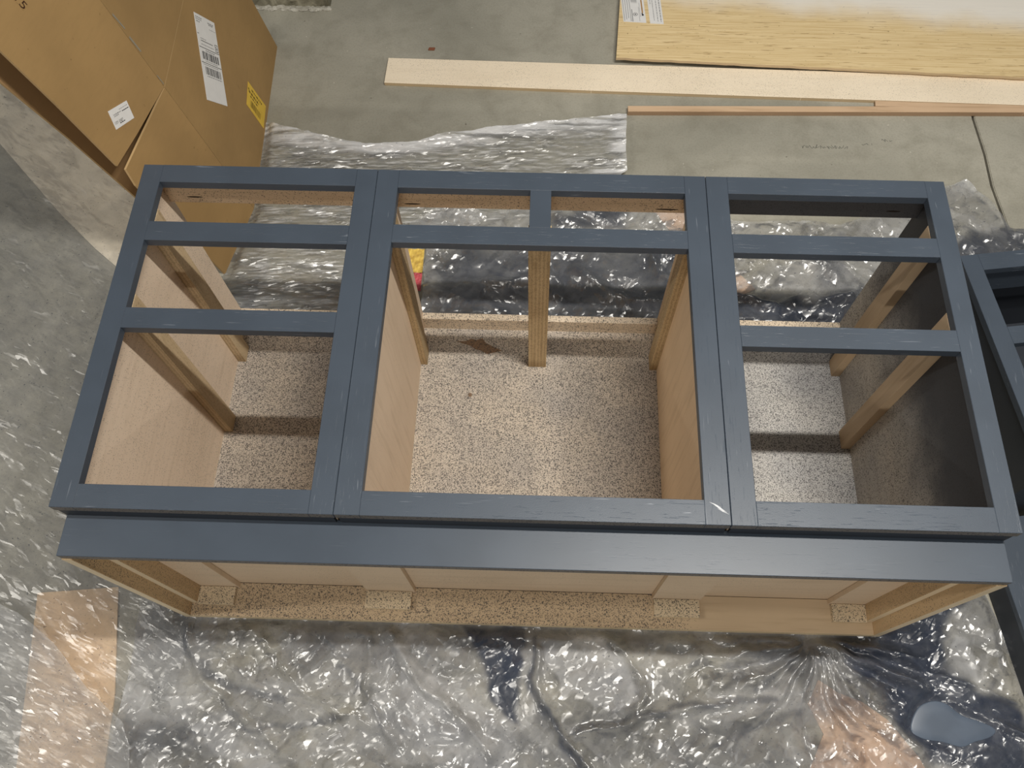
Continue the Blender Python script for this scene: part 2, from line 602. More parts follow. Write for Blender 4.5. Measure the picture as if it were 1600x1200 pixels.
M['knot'] = wood('brown_knot_stain', (0.24, 0.155, 0.095), 0, 0.8, 250, grain=0.8)
flat_patch('knot', cm, KNOT, 0.02005, M['knot'])
flat_patch('knot', cm, [(0.6335 + 0.0055 * math.cos(k * 0.7), 0.5065 + 0.006 * math.sin(k * 0.7)) for k in range(9)], 0.02005, M['knot'])
M['pale_stroke'] = plain('pale_grey_stroke', (0.55, 0.56, 0.58, 1), 0.3, 0.5)  # short pale strokes on the frame corner
for k_, (xa, ya, xb, yb, w_) in enumerate(STROKES):
    nx_, ny_ = -(yb - ya), xb - xa
    q_ = math.hypot(nx_, ny_)
    nx_, ny_ = nx_ / q_ * w_, ny_ / q_ * w_
    flat_patch('frame_stroke', cm, [(xa, ya), ((xa + xb) / 2 + nx_, (ya + yb) / 2 + ny_), (xb, yb), ((xa + xb) / 2 - nx_, (ya + yb) / 2 - ny_)], H, M['pale_stroke'])
pocket_slot(fs, (0.535, 0.705, 0.528), 0.036)
pocket_slot(fs, (1.068, 0.705, 0.528), 0.050)

# right cabinet: three openings, inside darkened by spray
cr, fs = carcass('base_cabinet', 'right cabinet of the three, navy frame with three openings, inside sprayed dark grey',
                 1.1336, 1.6085, (1.1763, 1.5698),
                 [(0.0, 0.0432), (0.3366, 0.3807), (0.5409, 0.5846), (0.6821, 0.724)], None, 1.150, 1.5915,
                 dict(left=M['side'], right=M['side_dark'], back=M['back_grey'], front=M['stretcher_dark']))
support(cr, M['post_right'], 1.5695, 1.5915, 0.383, 0.430)
support(cr, M['post_right'], 1.5695, 1.5915, 0.5865, 0.630)
pocket_slot(fs, (1.535, 0.705, 0.538), 0.030)

# ------------------------------------------------------------------ toe-kick base under all three
TK = H - 0.0505
tb = thing('toe_kick_base', 'long toe kick base joined under the three cabinets, navy front board, bare wood inside', 'toe kick', (0.8, -0.03, 0.0))
two_tone('toe_board', tb, M['paint_toe'], M['dusty'], (0.0041, -0.070, TK - 0.018), (1.6045, BTM - 0.0004, TK), 1)
two_tone('end_panel', tb, M['end'], M['edge'], (0.0041, -0.072, 0.0), (0.0221, BTM - 0.0004, TK - 0.0182), 1)
two_tone('end_panel', tb, M['end'], M['edge'], (1.5865, -0.072, 0.0), (1.6045, BTM - 0.0004, TK - 0.0182), 1)
two_tone('base_rail', tb, M['base_back'], M['edge_x'], (0.0221, -0.072, 0.0), (1.5865, BTM - 0.0004, 0.020), 1)
two_tone('cleat', tb, M['end'], M['edge'], (0.0222, -0.043, 0.0205), (0.0385, BTM - 0.0005, TK - 0.02), 1)
two_tone('cleat', tb, M['end'], M['edge'], (1.570, -0.043, 0.0205), (1.5864, BTM - 0.0005, TK - 0.02), 1)
for (a, b) in ((0.0386, 0.126), (0.424, 0.536), (1.084, 1.195), (1.489, 1.5699)):
    part('cross_board', tb, M['under'], (a, -0.0055, 0.0205), (b, BTM - 0.0006, TK - 0.0185), 0.0006)
for (a, b) in ((0.0386, 0.122), (0.424, 0.530), (1.0865, 1.191), (1.493, 1.5699)):
    two_tone('block', tb, M['block'], M['edge_x'], (a, -0.0465, 0.0205), (b, -0.006, 0.034), 1)

# ------------------------------------------------------------------ navy wall cabinet at the right edge and a low painted plinth before it
ANG = math.radians(8.0)
U = Vector((math.cos(ANG), math.sin(ANG), 0))
V = Vector((math.sin(ANG), -math.cos(ANG), 0))
O0 = Vector((1.776, 0.742, 0))
ZD = 0.34


def uv_box(name, parent, m, u0, u1, v0, v1, z0, z1, bevel=0.0008, label=None):
    bm = bmesh.new()
    box_bm(bm, (0, 0, 0), (u1 - u0, v1 - v0, z1 - z0), bevel)
    for v in bm.verts:
        c = v.co.copy()
        v.co = O0 + U * (u0 + c.x) + V * (v0 + c.y) + Vector((0, 0, z0 + c.z))
    o = link(name, bm, m, parent)
    if label:
        o['label'] = label
    return o


W, L = 0.62, 0.545
wc = thing('wall_cabinet', 'navy painted cabinet lying askew at the right edge, its corner against the right base cabinet', 'cabinet', tuple(O0 + U * W / 2 + V * L / 2))
ZF = ZD - 0.019
uv_box('frame_stile', wc, M['paint_v'], 0, 0.042, 0, L, ZF, ZD)
uv_box('frame_stile', wc, M['paint_v'], W - 0.042, W, 0, L, ZF, ZD)
for (a, b) in ((0, 0.044), (0.195, 0.238), (L - 0.044, L)):
    uv_box('frame_rail', wc, M['paint_h'], 0.042, W - 0.042, a, b, ZF, ZD, 0.0005)
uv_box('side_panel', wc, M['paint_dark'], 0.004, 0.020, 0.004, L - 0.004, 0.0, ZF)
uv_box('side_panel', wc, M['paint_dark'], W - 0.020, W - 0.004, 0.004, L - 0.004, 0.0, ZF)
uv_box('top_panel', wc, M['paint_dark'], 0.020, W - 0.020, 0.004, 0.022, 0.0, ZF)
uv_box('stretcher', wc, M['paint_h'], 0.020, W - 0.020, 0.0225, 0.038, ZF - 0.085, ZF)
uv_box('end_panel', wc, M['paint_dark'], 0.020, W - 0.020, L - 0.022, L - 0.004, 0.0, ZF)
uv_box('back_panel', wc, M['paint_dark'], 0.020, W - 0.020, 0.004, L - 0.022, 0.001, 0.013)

tk = thing('painted_plinth', 'low navy painted plinth on the floor at the right edge, beside the blue paint spill', 'plinth', tuple(O0 + U * 0.3 + V * 0.85))
uv_box('top_board', tk, M['paint_v'], 0.0, 0.5, 0.56, 1.15, 0.070, 0.086)
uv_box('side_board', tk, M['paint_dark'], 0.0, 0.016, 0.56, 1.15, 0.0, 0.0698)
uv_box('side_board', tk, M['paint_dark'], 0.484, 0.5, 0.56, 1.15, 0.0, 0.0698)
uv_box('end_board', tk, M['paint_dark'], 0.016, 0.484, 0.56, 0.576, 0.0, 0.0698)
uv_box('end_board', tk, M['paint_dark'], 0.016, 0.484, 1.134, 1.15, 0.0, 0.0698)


# ------------------------------------------------------------------ the flat cardboard carton standing on edge, flaps open
def kraft(name, base, streak=True):
    t = NT(name)
    v = t.coords()
    f = t.noise(t.coords((1, 1, 5)), 26, 4, 0.6)
    b = t.noise(v, 3.2, 4, 0.6)
    d = t.noise(v, 75, 2, 0.5)
    c = t.mix(t.ramp(b, 0.3, 0.7), [x * 0.90 for x in base] + [1], [min(1, x * 1.08) for x in base] + [1])
    c = t.mix(t.math('MULTIPLY', t.ramp(f, 0.4, 0.7), 0.18), c, [x * 0.8 for x in base] + [1])
    c = t.mix(t.math('MULTIPLY', t.ramp(d, 0.72, 0.78), 0.45), c, [x * 0.45 for x in base] + [1])
    t.principled(c, 0.75, 0.2, t.bump(f, 0.1, 0.001))
    return t.m


M['kraft'] = kraft('kraft_cardboard', (0.375, 0.238, 0.100))
M['kraft_in'] = kraft('kraft_cardboard_inside', (0.40, 0.25, 0.12))
M['kraft_edge'] = kraft('cut_corrugated_edge', (0.46, 0.31, 0.15))


def carton_x(y, z, off=0.0):
    b = 0.19 if y < 1.098 else -0.05
    return -0.031 + b * (y - 1.098) - 0.165 * z - off


NF = Vector((1, -0.19, 0.165)).normalized()      # outward normal of the flaps
NB = Vector((1, 0.05, 0.165)).normalized()       # outward normal of the body


def carton_sheet(name, parent, pts, m, off=0.0, thick=0.005, label=None, split=True):
    """board cut to the outline pts = [(y, z)...] lying in the carton's leaning wall"""
    bm = bmesh.new()
    a = [bm.verts.new((carton_x(y, z, off), y, z)) for y, z in pts]
    b = [bm.verts.new((carton_x(y, z, off + thick), y, z)) for y, z in pts]
    n = len(pts)
    bm.faces.new(a)
    bm.faces.new(b[::-1])
    for i in range(n):
        f = bm.faces.new((a[i], a[(i + 1) % n], b[(i + 1) % n], b[i]))
        f.material_index = 1
    o = link(name, bm, [m, M['kraft_edge']], parent)
    if label:
        o['label'] = label
    return o


ct = thing('cardboard_carton', 'tall flat brown cardboard carton leaning on edge in the upper left, open flaps, shipping labels', 'box', (-0.08, 1.3, 0.0))
YF = 1.098
YE = 1.745
carton_sheet('lower_panel', ct, [(YF + 0.0006, 0.0), (YE, 0.0), (YE, 0.449), (YF + 0.0006, 0.449)], M['kraft'])
carton_sheet('upper_panel', ct, [(YF + 0.0006, 0.451), (YE, 0.451), (YE, 1.10), (YF + 0.0006, 1.10)], M['kraft'])
carton_sheet('lower_flap', ct, [(YF - 0.0006, 0.0), (YF - 0.0006, 0.4485), (1.00, 0.4435), (0.94, 0.4410), (0.8585, 0.4365), (0.849, 0.392), (0.860, 0.2), (0.871, 0.0)], M['kraft'])
carton_sheet('upper_flap', ct, [(YF - 0.0006, 0.4512), (YF - 0.0006, 1.10), (0.815, 1.10), (0.827, 0.794), (0.838, 0.647), (0.847, 0.4600), (0.95, 0.4545)], M['kraft'])
carton_sheet('back_panel', ct, [(YF + 0.0006, 0.0), (YE, 0.0), (YE, 1.10), (YF + 0.0006, 1.10)], M['kraft_in'], 0.080)
carton_sheet('back_flap', ct, [(YF - 0.0006, 0.0), (YF - 0.0006, 1.10), (0.805, 1.10), (0.845, 0.695), (0.870, 0.52), (0.895, 0.287), (0.915, 0.10), (0.920, 0.0)], M['kraft_in'], 0.080)


def bottom_strip(name, z0, z1):
    bm = bmesh.new()
    vs = []
    for y in (YF, YE):
        for z in (z0, z1):
            vs.append([bm.verts.new((carton_x(y, z, 0.0052), y, z)), bm.verts.new((carton_x(y, z, 0.0798), y, z))])
    (a0, a1), (b0, b1), (c0, c1), (d0, d1) = vs
    for q in ((a0, a1, c1, c0), (b0, d0, d1, b1), (a0, c0, d0, b0), (a1, b1, d1, c1), (a0, b0, b1, a1), (c0, c1, d1, d0)):
        bm.faces.new(q)
    return link(name, bm, M['kraft_in'], ct)


bottom_strip('bottom_panel', 0.0, 0.005)
bm = bmesh.new()                                   # far end wall
vs = [bm.verts.new((carton_x(YE, z, off), y, z)) for y in (YE - 0.006, YE) for z in (0.0052, 1.10) for off in (0.0052, 0.0798)]
for q in ((0, 1, 3, 2), (4, 6, 7, 5), (0, 2, 6, 4), (1, 5, 7, 3), (0, 4, 5, 1), (2, 3, 7, 6)):
    bm.faces.new([vs[i] for i in q])
link('end_panel', bm, M['kraft_in'], ct)

M['paper'] = plain('white_label_paper', (0.80, 0.79, 0.77, 1), 0.6, 0.3, 0.02)
M['yellow'] = plain('yellow_label_paper', (0.78, 0.52, 0.075, 1), 0.6, 0.3, 0.04)
M['ink'] = plain('black_print', (0.05, 0.05, 0.052, 1), 0.7, 0.2)
M['ink_grey'] = plain('grey_print', (0.33, 0.33, 0.33, 1), 0.7, 0.2)
M['ink_brown'] = plain('brown_print', (0.055, 0.026, 0.016, 1), 0.8, 0.1)
M['ink_olive'] = plain('olive_print', (0.19, 0.13, 0.03, 1), 0.7, 0.2)
M['tape'] = plain('clear_tape_scuff', (0.30, 0.27, 0.21, 1), 0.35, 0.5)


class Label:
    """flat sticker with its own frame: s along the print line, t up the letters, 0..1 each"""
    def __init__(self, name, parent, corners, normal, m, lift=0.0006, label=None):
        # corners: lower-left, lower-right, upper-right, upper-left as read
        self.c = [Vector(c) for c in corners]
        self.n = Vector(normal).normalized()
        self.lift = lift
        bm = bmesh.new()
        a = [bm.verts.new(c) for c in self.c]
        b = [bm.verts.new(c + self.n * lift) for c in self.c]
        bm.faces.new(b)
        bm.faces.new(a[::-1])
        for i in range(4):
            bm.faces.new((a[i], a[(i + 1) % 4], b[(i + 1) % 4], b[i]))
        self.o = link(name, bm, m, parent)
        if label:
            self.o['label'] = label

    def at(self, s, t, up=0.0):
        a = self.c[0].lerp(self.c[1], s)
        b = self.c[3].lerp(self.c[2], s)
        return a.lerp(b, t) + self.n * (self.lift + up)

    def bars(self, rects, m, name='print'):
        bm = bmesh.new()
        for (s0, t0, s1, t1) in rects:
            q = [bm.verts.new(self.at(s, t, 0.0002)) for s, t in ((s0, t0), (s1, t0), (s1, t1), (s0, t1))]
            bm.faces.new(q)
        o = link(name, bm, m, self.o)
        o['kind'] = 'stuff'
        return o

    def text(self, body, s0, t0, s1, t1, m, name='lettering', wmax=None):
        cu = bpy.data.curves.new(name, 'FONT')
        cu.body = body
        cu.size = 1.0
        tmp = bpy.data.objects.new(name, cu)
        COL.objects.link(tmp)
        bpy.context.view_layer.update()
        me = bpy.data.meshes.new_from_object(tmp.evaluated_get(bpy.context.evaluated_depsgraph_get()))
        bpy.data.objects.remove(tmp)
        xs = [v.co.x for v in me.vertices]
        ys = [v.co.y for v in me.vertices]
        x0, x1, y0, y1 = min(xs), max(xs), min(ys), max(ys)
        for v in me.vertices:
            s = s0 + (v.co.x - x0) / (x1 - x0) * (s1 - s0)
            t = t0 + (v.co.y - y0) / (y1 - y0) * (t1 - t0)
            v.co = self.at(s, t, 0.0003)
        me.materials.clear()
        me.materials.append(m)
        o = bpy.data.objects.new(name, me)
        COL.objects.link(o)
        o.parent = self.o
        return o


def barcode(s0, s1, t0, t1, n, seed, horizontal=True):
    random.seed(seed)
    out = []
    w = [random.choice((1, 1, 2, 3)) for _ in range(2 * n)]
    tot = sum(w)
    p = 0
    for i, k in enumerate(w):
        if i % 2 == 0:
            a, b = p / tot, (p + k) / tot
            out.append((s0 + (s1 - s0) * a, t0, s0 + (s1 - s0) * b, t1) if horizontal else (s0, t0 + (t1 - t0) * a, s1, t0 + (t1 - t0) * b))
        p += k
    return out


def lines(s0, s1, t, h, seed, gap=0.02):
    """a line of print too small to read: word-length dashes"""
    random.seed(seed)
    out = []
    s = s0
    while s < s1:
        w = random.uniform(0.03, 0.10)
        out.append((s, t, min(s + w, s1), t + h))
        s += w + gap
    return out


def bp(y, z):
    return (carton_x(y, z, -0.0004), y, z)


# long white shipping label on the lower panel (reads across y; its foot is the blank end)
lab = Label('shipping_label', ct, [bp(1.220, 0.291), bp(1.287, 0.202), bp(1.468, 0.320), bp(1.406, 0.406)], NB, M['paper'])
lab.bars([(0.02, 0.615, 0.99, 0.622), (0.02, 0.440, 0.99, 0.447), (0.14, 0.695, 0.72, 0.702)], M['ink'], 'rule_line')
lab.bars(barcode(0.12, 0.92, 0.485, 0.575, 24, 1) + barcode(0.16, 0.92, 0.31, 0.40, 24, 2), M['ink'], 'barcode')
lab.bars(lines(0.04, 0.34, 0.955, 0.012, 3) + lines(0.04, 0.32, 0.932, 0.012, 4) + lines(0.06, 0.22, 0.905, 0.012, 5)
         + lines(0.62, 0.90, 0.945, 0.012, 6) + lines(0.66, 0.86, 0.925, 0.016, 7) + lines(0.66, 0.96, 0.875, 0.006, 8)
         + lines(0.14, 0.40, 0.72, 0.010, 9) + lines(0.14, 0.74, 0.652, 0.009, 10) + lines(0.30, 0.76, 0.588, 0.012, 11)
         + lines(0.22, 0.80, 0.462, 0.010, 12) + lines(0.10, 0.82, 0.418, 0.009, 13) + lines(0.20, 0.92, 0.286, 0.010, 14)
         + lines(0.02, 0.10, 0.765, 0.012, 15), M['ink_grey'])
lab.bars([(0.82, 0.64, 0.835, 0.72), (0.95, 0.64, 0.965, 0.72), (0.82, 0.635, 0.965, 0.643), (0.82, 0.715, 0.965, 0.722),
          (0.85, 0.66, 0.92, 0.668), (0.86, 0.675, 0.935, 0.683), (0.85, 0.69, 0.90, 0.70)], M['ink'], 'stamp')

# yellow label by the floor
lab = Label('yellow_label', ct, [bp(1.382, 0.116), bp(1.390, 0.012), bp(1.474, 0.017), bp(1.460, 0.127)], NB, M['yellow'])
lab.bars(barcode(0.20, 0.78, 0.14, 0.40, 22, 21), M['ink_olive'], 'barcode')
lab.bars(lines(0.20, 0.78, 0.80, 0.07, 22, 0.03) + lines(0.06, 0.62, 0.62, 0.09, 23, 0.03) + lines(0.16, 0.60, 0.50, 0.06, 24, 0.03)
         + lines(0.02, 0.10, 0.70, 0.08, 25), M['ink_olive'])

# small white sticker on the upper flap
lab = Label('white_sticker', ct, [bp(0.909, 0.507), bp(0.969, 0.482), bp(0.983, 0.520), bp(0.924, 0.546)], NF, M['paper'])
lab.text('137-1507', 0.07, 0.22, 0.50, 0.36, M['ink'])
lab.bars(lines(0.16, 0.56, 0.66, 0.06, 31) + lines(0.16, 0.40, 0.58, 0.05, 32) + lines(0.50, 0.96, 0.80, 0.03, 33), M['ink_grey'])
lab.bars(lines(0.60, 0.95, 0.64, 0.045, 34, 0.01) + lines(0.30, 0.56, 0.15, 0.05, 35), M['ink'], 'small_print')

# brown ink printed straight on the flap: the end of a line, "x15"
lab = Label('print_area', ct, [bp(0.9265, 0.8440), bp(0.9265, 0.7985), bp(0.9425, 0.7965), bp(0.9425, 0.8420)], NF, M['kraft'], 0.0002)
lab.text('x15', 0.02, 0.02, 0.98, 0.98, M['ink_brown'])

# scuffed strips of clear tape along the fold
lab = Label('tape_scrap', ct, [bp(1.100, 0.646), bp(1.106, 0.605), bp(1.110, 0.606), bp(1.105, 0.648)], NB, M['tape'], 0.0003)
lab = Label('tape_scrap', ct, [bp(1.100, 0.588), bp(1.103, 0.547), bp(1.108, 0.545), bp(1.106, 0.588)], NB, M['tape'], 0.0003)
lab = Label('tape_scrap', ct, [bp(1.100, 0.482), bp(1.101, 0.455), bp(1.104, 0.455), bp(1.103, 0.482)], NB, M['tape'], 0.0003)


# ------------------------------------------------------------------ boards and plywood on the floor behind
def plank(name, label, cat, pts, z0, z1, m, edge_m, bev=0.0006, group=None):
    bm = bmesh.new()
    vs = [bm.verts.new((x, y, z0)) for x, y in pts]
    f = bm.faces.new(vs)
    r = bmesh.ops.extrude_face_region(bm, geom=[f])
    for v in [e for e in r['geom'] if isinstance(e, bmesh.types.BMVert)]:
        v.co.z = z1
    bmesh.ops.recalc_face_normals(bm, faces=bm.faces)
    bm.normal_update()
    for f in bm.faces:
        f.material_index = 0 if abs(f.normal.z) > 0.5 else 1
    if bev:
        bmesh.ops.bevel(bm, geom=list(bm.edges), offset=bev, segments=1, affect='EDGES')
    return tag(link(name, bm, [m, edge_m]), label, cat, group)


M['maple'] = wood('pale_maple_board', (0.86, 0.745, 0.575), 0, 0.36, 330, grain=0.22)
M['maple_edge'] = wood('maple_board_edge', (0.52, 0.40, 0.25), 0, 0.1, 190, grain=0.5)
M['oak'] = wood('pink_oak_strip', (0.60, 0.425, 0.275), 0, 0.1, 200, grain=0.8)
M['oak_edge'] = wood('oak_strip_edge', (0.36, 0.24, 0.15), 0, 0.2, 200, grain=0.6)


def plywood_mat():
    t = NT('streaky_tan_plywood')
    v = t.coords((0.022, 1, 1))
    v2 = t.coords()
    g = t.noise(v, 210, 5, 0.7, 0.15)
    g2 = t.noise(t.coords((0.06, 1, 1)), 260, 2, 0.6)
    c = t.mix(t.ramp(g, 0.35, 0.7), srgb(238, 214, 166), srgb(212, 184, 132))
    c = t.mix(t.math('MULTIPLY', t.ramp(g2, 0.63, 0.70), 0.7), c, srgb(138, 106, 62))
    d = t.ramp(t.noise(v2, 130, 1.5), 0.73, 0.76)
    c = t.mix(t.math('MULTIPLY', d, 0.6), c, srgb(110, 84, 52))
    # white primer mist sprayed towards the far right
    sep = t.n('ShaderNodeSeparateXYZ')
    t.link(v2, sep.inputs[0])
    w = t.math('ADD', sep.outputs[1], t.math('MULTIPLY_ADD', sep.outputs[0], 0.10, -0.20))
    w = t.math('ADD', w, t.math('MULTIPLY', t.noise(v2, 7, 3), 0.10))
    c = t.mix(t.math('MULTIPLY', t.ramp(w, 1.875, 2.02), 0.85), c, srgb(246, 243, 236))
    t.principled(c, 0.6, 0.3, t.bump(g, 0.25, 0.0012))
    return t.m


M['ply'] = plywood_mat()
plank('wood_board', 'long pale maple board flat on the concrete behind the cabinets', 'board',
      [(0.304, 1.693), (0.301, 1.587), (0.95, 1.571), (1.6, 1.559), (2.70, 1.5395), (2.70, 1.6535), (2.308, 1.662), (1.4, 1.677)], 0.0, 0.012, M['maple'], M['maple_edge'])
plank('wood_strip', 'narrow pinkish oak strip on the concrete, left end nearer the camera than the pale board', 'trim',
      [(1.062, 1.506), (1.062, 1.4835), (2.274, 1.5125), (2.75, 1.524), (2.75, 1.5465), (2.279, 1.5355)], 0.0, 0.017, M['oak'], M['oak_edge'], group='oak strips on the concrete')
plank('wood_strip', 'short oak strip wedged between pale board and longer strip, right side', 'trim',
      [(1.828, 1.5540), (1.826, 1.5325), (2.28, 1.5365), (2.34, 1.5376), (2.34, 1.5450), (2.28, 1.5462)], 0.0, 0.0105, M['oak'], M['oak_edge'], group='oak strips on the concrete')

pl = thing('plywood_sheet', 'large tan plywood sheet with two white stickers at the top right', 'plywood', (1.9, 1.95, 0.0))
bm = bmesh.new()
random.seed(8)
front = [(1.028 + (2.75 - 1.028) * i / 60.0, 1.695 - 0.0395 * (1.028 + (2.75 - 1.028) * i / 60.0 - 1.028) + random.uniform(-0.0012, 0.0012)) for i in range(61)]
outline = front + [(2.80, 2.9), (1.105, 2.9)]
for zz in (0.019, 0.028):
    pass
a = [bm.verts.new((x, y, 0.019)) for x, y in outline]
b = [bm.verts.new((x, y, 0.028)) for x, y in outline]
bm.faces.new(a[::-1])
bm.faces.new(b)
for i in range(len(a)):
    f = bm.faces.new((a[i], a[(i + 1) % len(a)], b[(i + 1) % len(a)], b[i]))
    f.material_index = 1
link('sheet', bm, [M['ply'], M['maple_edge']], pl)
part('batten', pl, M['maple_edge'], (1.16, 2.02, 0.0), (2.60, 2.06, 0.0188))
part('batten', pl, M['maple_edge'], (1.20, 2.55, 0.0), (2.60, 2.59, 0.0188))
zt = 0.0283
lab = Label('product_sticker', pl, [(1.046, 1.984, zt), (1.054, 1.854, zt), (1.128, 1.850, zt), (1.120, 1.980, zt)][0:4], (0, 0, 1), M['paper'])
lab.bars([(0.10, 0.05 + 0.095 * k, 0.97 - 0.05 * (k % 3), 0.075 + 0.095 * k) for k in range(4)], M['ink_grey'])
lab.bars(barcode(0.02, 0.32, 0.42, 0.68, 14, 41), M['ink_grey'], 'barcode')
lab.bars([(0.55, 0.40, 0.98, 0.44), (0.45, 0.72, 0.96, 0.735), (0.30, 0.77, 0.80, 0.785)], M['ink_grey'], 'small_print')
bm = bmesh.new()                                   # little round mark with a dot, and the two-tone wordmark bar
for r0, r1 in ((0.0060, 0.0074), (0.0, 0.0024)):
    k = 20
    c0 = lab.at(0.72, 0.56, 0.0003)
    o1 = [bm.verts.new((c0.x + r1 * math.cos(2 * math.pi * i / k), c0.y + r1 * math.sin(2 * math.pi * i / k), c0.z)) for i in range(k)]
    if r0 == 0:
        bm.faces.new(o1)
    else:
        o2 = [bm.verts.new((c0.x + r0 * math.cos(2 * math.pi * i / k), c0.y + r0 * math.sin(2 * math.pi * i / k), c0.z)) for i in range(k)]
        for i in range(k):
            bm.faces.new((o1[i], o1[(i + 1) % k], o2[(i + 1) % k], o2[i]))
link('round_mark', bm, M['ink'], lab.o)
lab.bars([(0.20, 0.85, 0.66, 0.91)], plain('tan_print', (0.42, 0.24, 0.10, 1)), 'tan_bar')
lab.bars([(0.66, 0.84, 0.76, 0.89), (0.70, 0.87, 0.75, 0.93)], M['ink'], 'dark_mark')
lab = Label('paper_sticker', pl, [(1.132, 1.980, zt), (1.140, 1.848, zt), (1.184, 1.846, zt), (1.176, 1.978, zt)], (0, 0, 1), M['paper'])
lab.bars(lines(0.02, 0.93, 0.80, 0.07, 51) + lines(0.03, 0.92, 0.58, 0.05, 52) + lines(0.02, 0.90, 0.32, 0.04, 53, 0.008) + lines(0.0, 0.35, 0.16, 0.04, 54), M['ink_grey'])

# ------------------------------------------------------------------ bits on the floor
bm = bmesh.new()
box_bm(bm, (0.427, 1.741, 0.0), (0.447, 1.752, 0.004), 0.001)
for v in bm.verts:
    v.co.x += (v.co.y - 1.746) * 0.25
tag(link('wood_chip', bm, plain('red_brown_chip', srgb(132, 84, 62), 0.8, 0.2)), 'small red-brown wood chip on the bare concrete behind the pale board', 'chip')

def scribble():
    bm = bmesh.new()
    random.seed(12)
    for (x0, x1, y0, hgt, n) in ((1.585, 1.725, 1.368, 0.016, 46), (1.765, 1.80, 1.385, 0.008, 8), (1.83, 1.86, 1.40, 0.012, 9)):
        pts = []
        for i in range(n):
            f = i / (n - 1)
            pts.append((x0 + (x1 - x0) * f + random.uniform(-0.004, 0.004), y0 + (0.5 + 0.5 * math.sin(i * 2.35)) * hgt * random.uniform(0.4, 1.0)))
        for i, ((ax, ay), (bx, by)) in enumerate(zip(pts[:-1], pts[1:])):
            if i % 6 == 5:
                continue
            nx_, ny_ = -(by - ay), bx - ax
            q = math.hypot(nx_, ny_) or 1
            w = 0.0007
            nx_, ny_ = nx_ / q * w, ny_ / q * w
            bm.faces.new([bm.verts.new((ax + nx_, ay + ny_, 0.0003)), bm.verts.new((bx + nx_, by + ny_, 0.0003)),
                          bm.verts.new((bx - nx_, by - ny_, 0.0003)), bm.verts.new((ax - nx_, ay - ny_, 0.0003))])
    o = link('pencil_scribble', bm, plain('pencil_lead', srgb(112, 112, 104), 0.7, 0.2), fl)
    o['kind'] = 'stuff'


scribble()

M['card'] = kraft('tan_card', (0.90, 0.66, 0.42))
M['card_warm'] = kraft('peach_card', (0.78, 0.55, 0.39))
M['pale_board'] = kraft('cream_board', (0.86, 0.78, 0.64))
plank('cardboard_sheet', 'tan cardboard rectangle under the clear film in the lower left', 'cardboard',
      [(-0.352, -0.028), (-0.166, -0.009), (-0.118, -0.247), (-0.085, -0.62), (-0.262, -0.62)], 0.0, 0.004, M['card'], M['card'], 0)
plank('pale_panel', 'cream coloured panel under clear film along the left side of the carton', 'panel',
      [(-0.842, 1.319), (-0.588, 1.062), (-0.456, 0.943), (-0.20, 0.74), (-0.178, 0.86), (-0.165, 1.10), (-0.21, 1.75), (-1.35, 1.78)], 0.0, 0.005, M['pale_board'], M['pale_board'], 0)
plank('cardboard_piece', 'torn peach cardboard piece under the film in the lower right, beside the blue paint spill', 'cardboard',
      [(1.454, -0.171), (1.494, -0.197), (1.545, -0.215), (1.597, -0.252), (1.652, -0.325), (1.71, -0.45), (1.68, -0.62), (1.38, -0.62), (1.406, -0.373), (1.452, -0.285), (1.425, -0.223)],
      0.0, 0.003, M['card_warm'], M['card_warm'], 0, 'cardboard scraps under the film')
plank('cardboard_scrap', 'tan cardboard scrap seen through the right drawer opening of the middle cabinet', 'cardboard',
      [(1.13, 1.125), (1.19, 1.13), (1.25, 1.12), (1.26, 1.05), (1.17, 1.055)], 0.0, 0.003, M['card_warm'], M['card_warm'], 0, 'cardboard scraps under the film')
plank('cardboard_scrap', 'tan cardboard scrap seen through the second opening of the right cabinet', 'cardboard',
      [(1.30, 0.92), (1.365, 0.905), (1.402, 0.861), (1.356, 0.835), (1.29, 0.84)], 0.0, 0.003, M['card_warm'], M['card_warm'], 0, 'cardboard scraps under the film')
wr = thing('snack_wrapper', 'yellow and red wrapper under the film behind the middle cabinet', 'wrapper', (0.455, 0.89, 0.0))
for nm, mm, y0, y1 in (('yellow_band', plain('yellow_foil', (0.85, 0.55, 0.12, 1), 0.4, 0.5, 0.3, 60), 0.888, 0.968), ('red_band', plain('red_foil', (0.60, 0.10, 0.12, 1), 0.4, 0.5, 0.2, 60), 0.828, 0.8878)):
    bm = bmesh.new()
    nx_, ny_ = 9, 9
    g_ = [[bm.verts.new((0.425 + 0.052 * i / (nx_ - 1), y0 + (y1 - y0) * j / (ny_ - 1), 0.003 + 0.0016 * math.sin(i * 1.9 + j * 1.3))) for i in range(nx_)] for j in range(ny_)]
    for j in range(ny_ - 1):
        for i in range(nx_ - 1):
            bm.faces.new((g_[j][i], g_[j][i + 1], g_[j + 1][i + 1], g_[j + 1][i]))
    link(nm, bm, mm, wr)


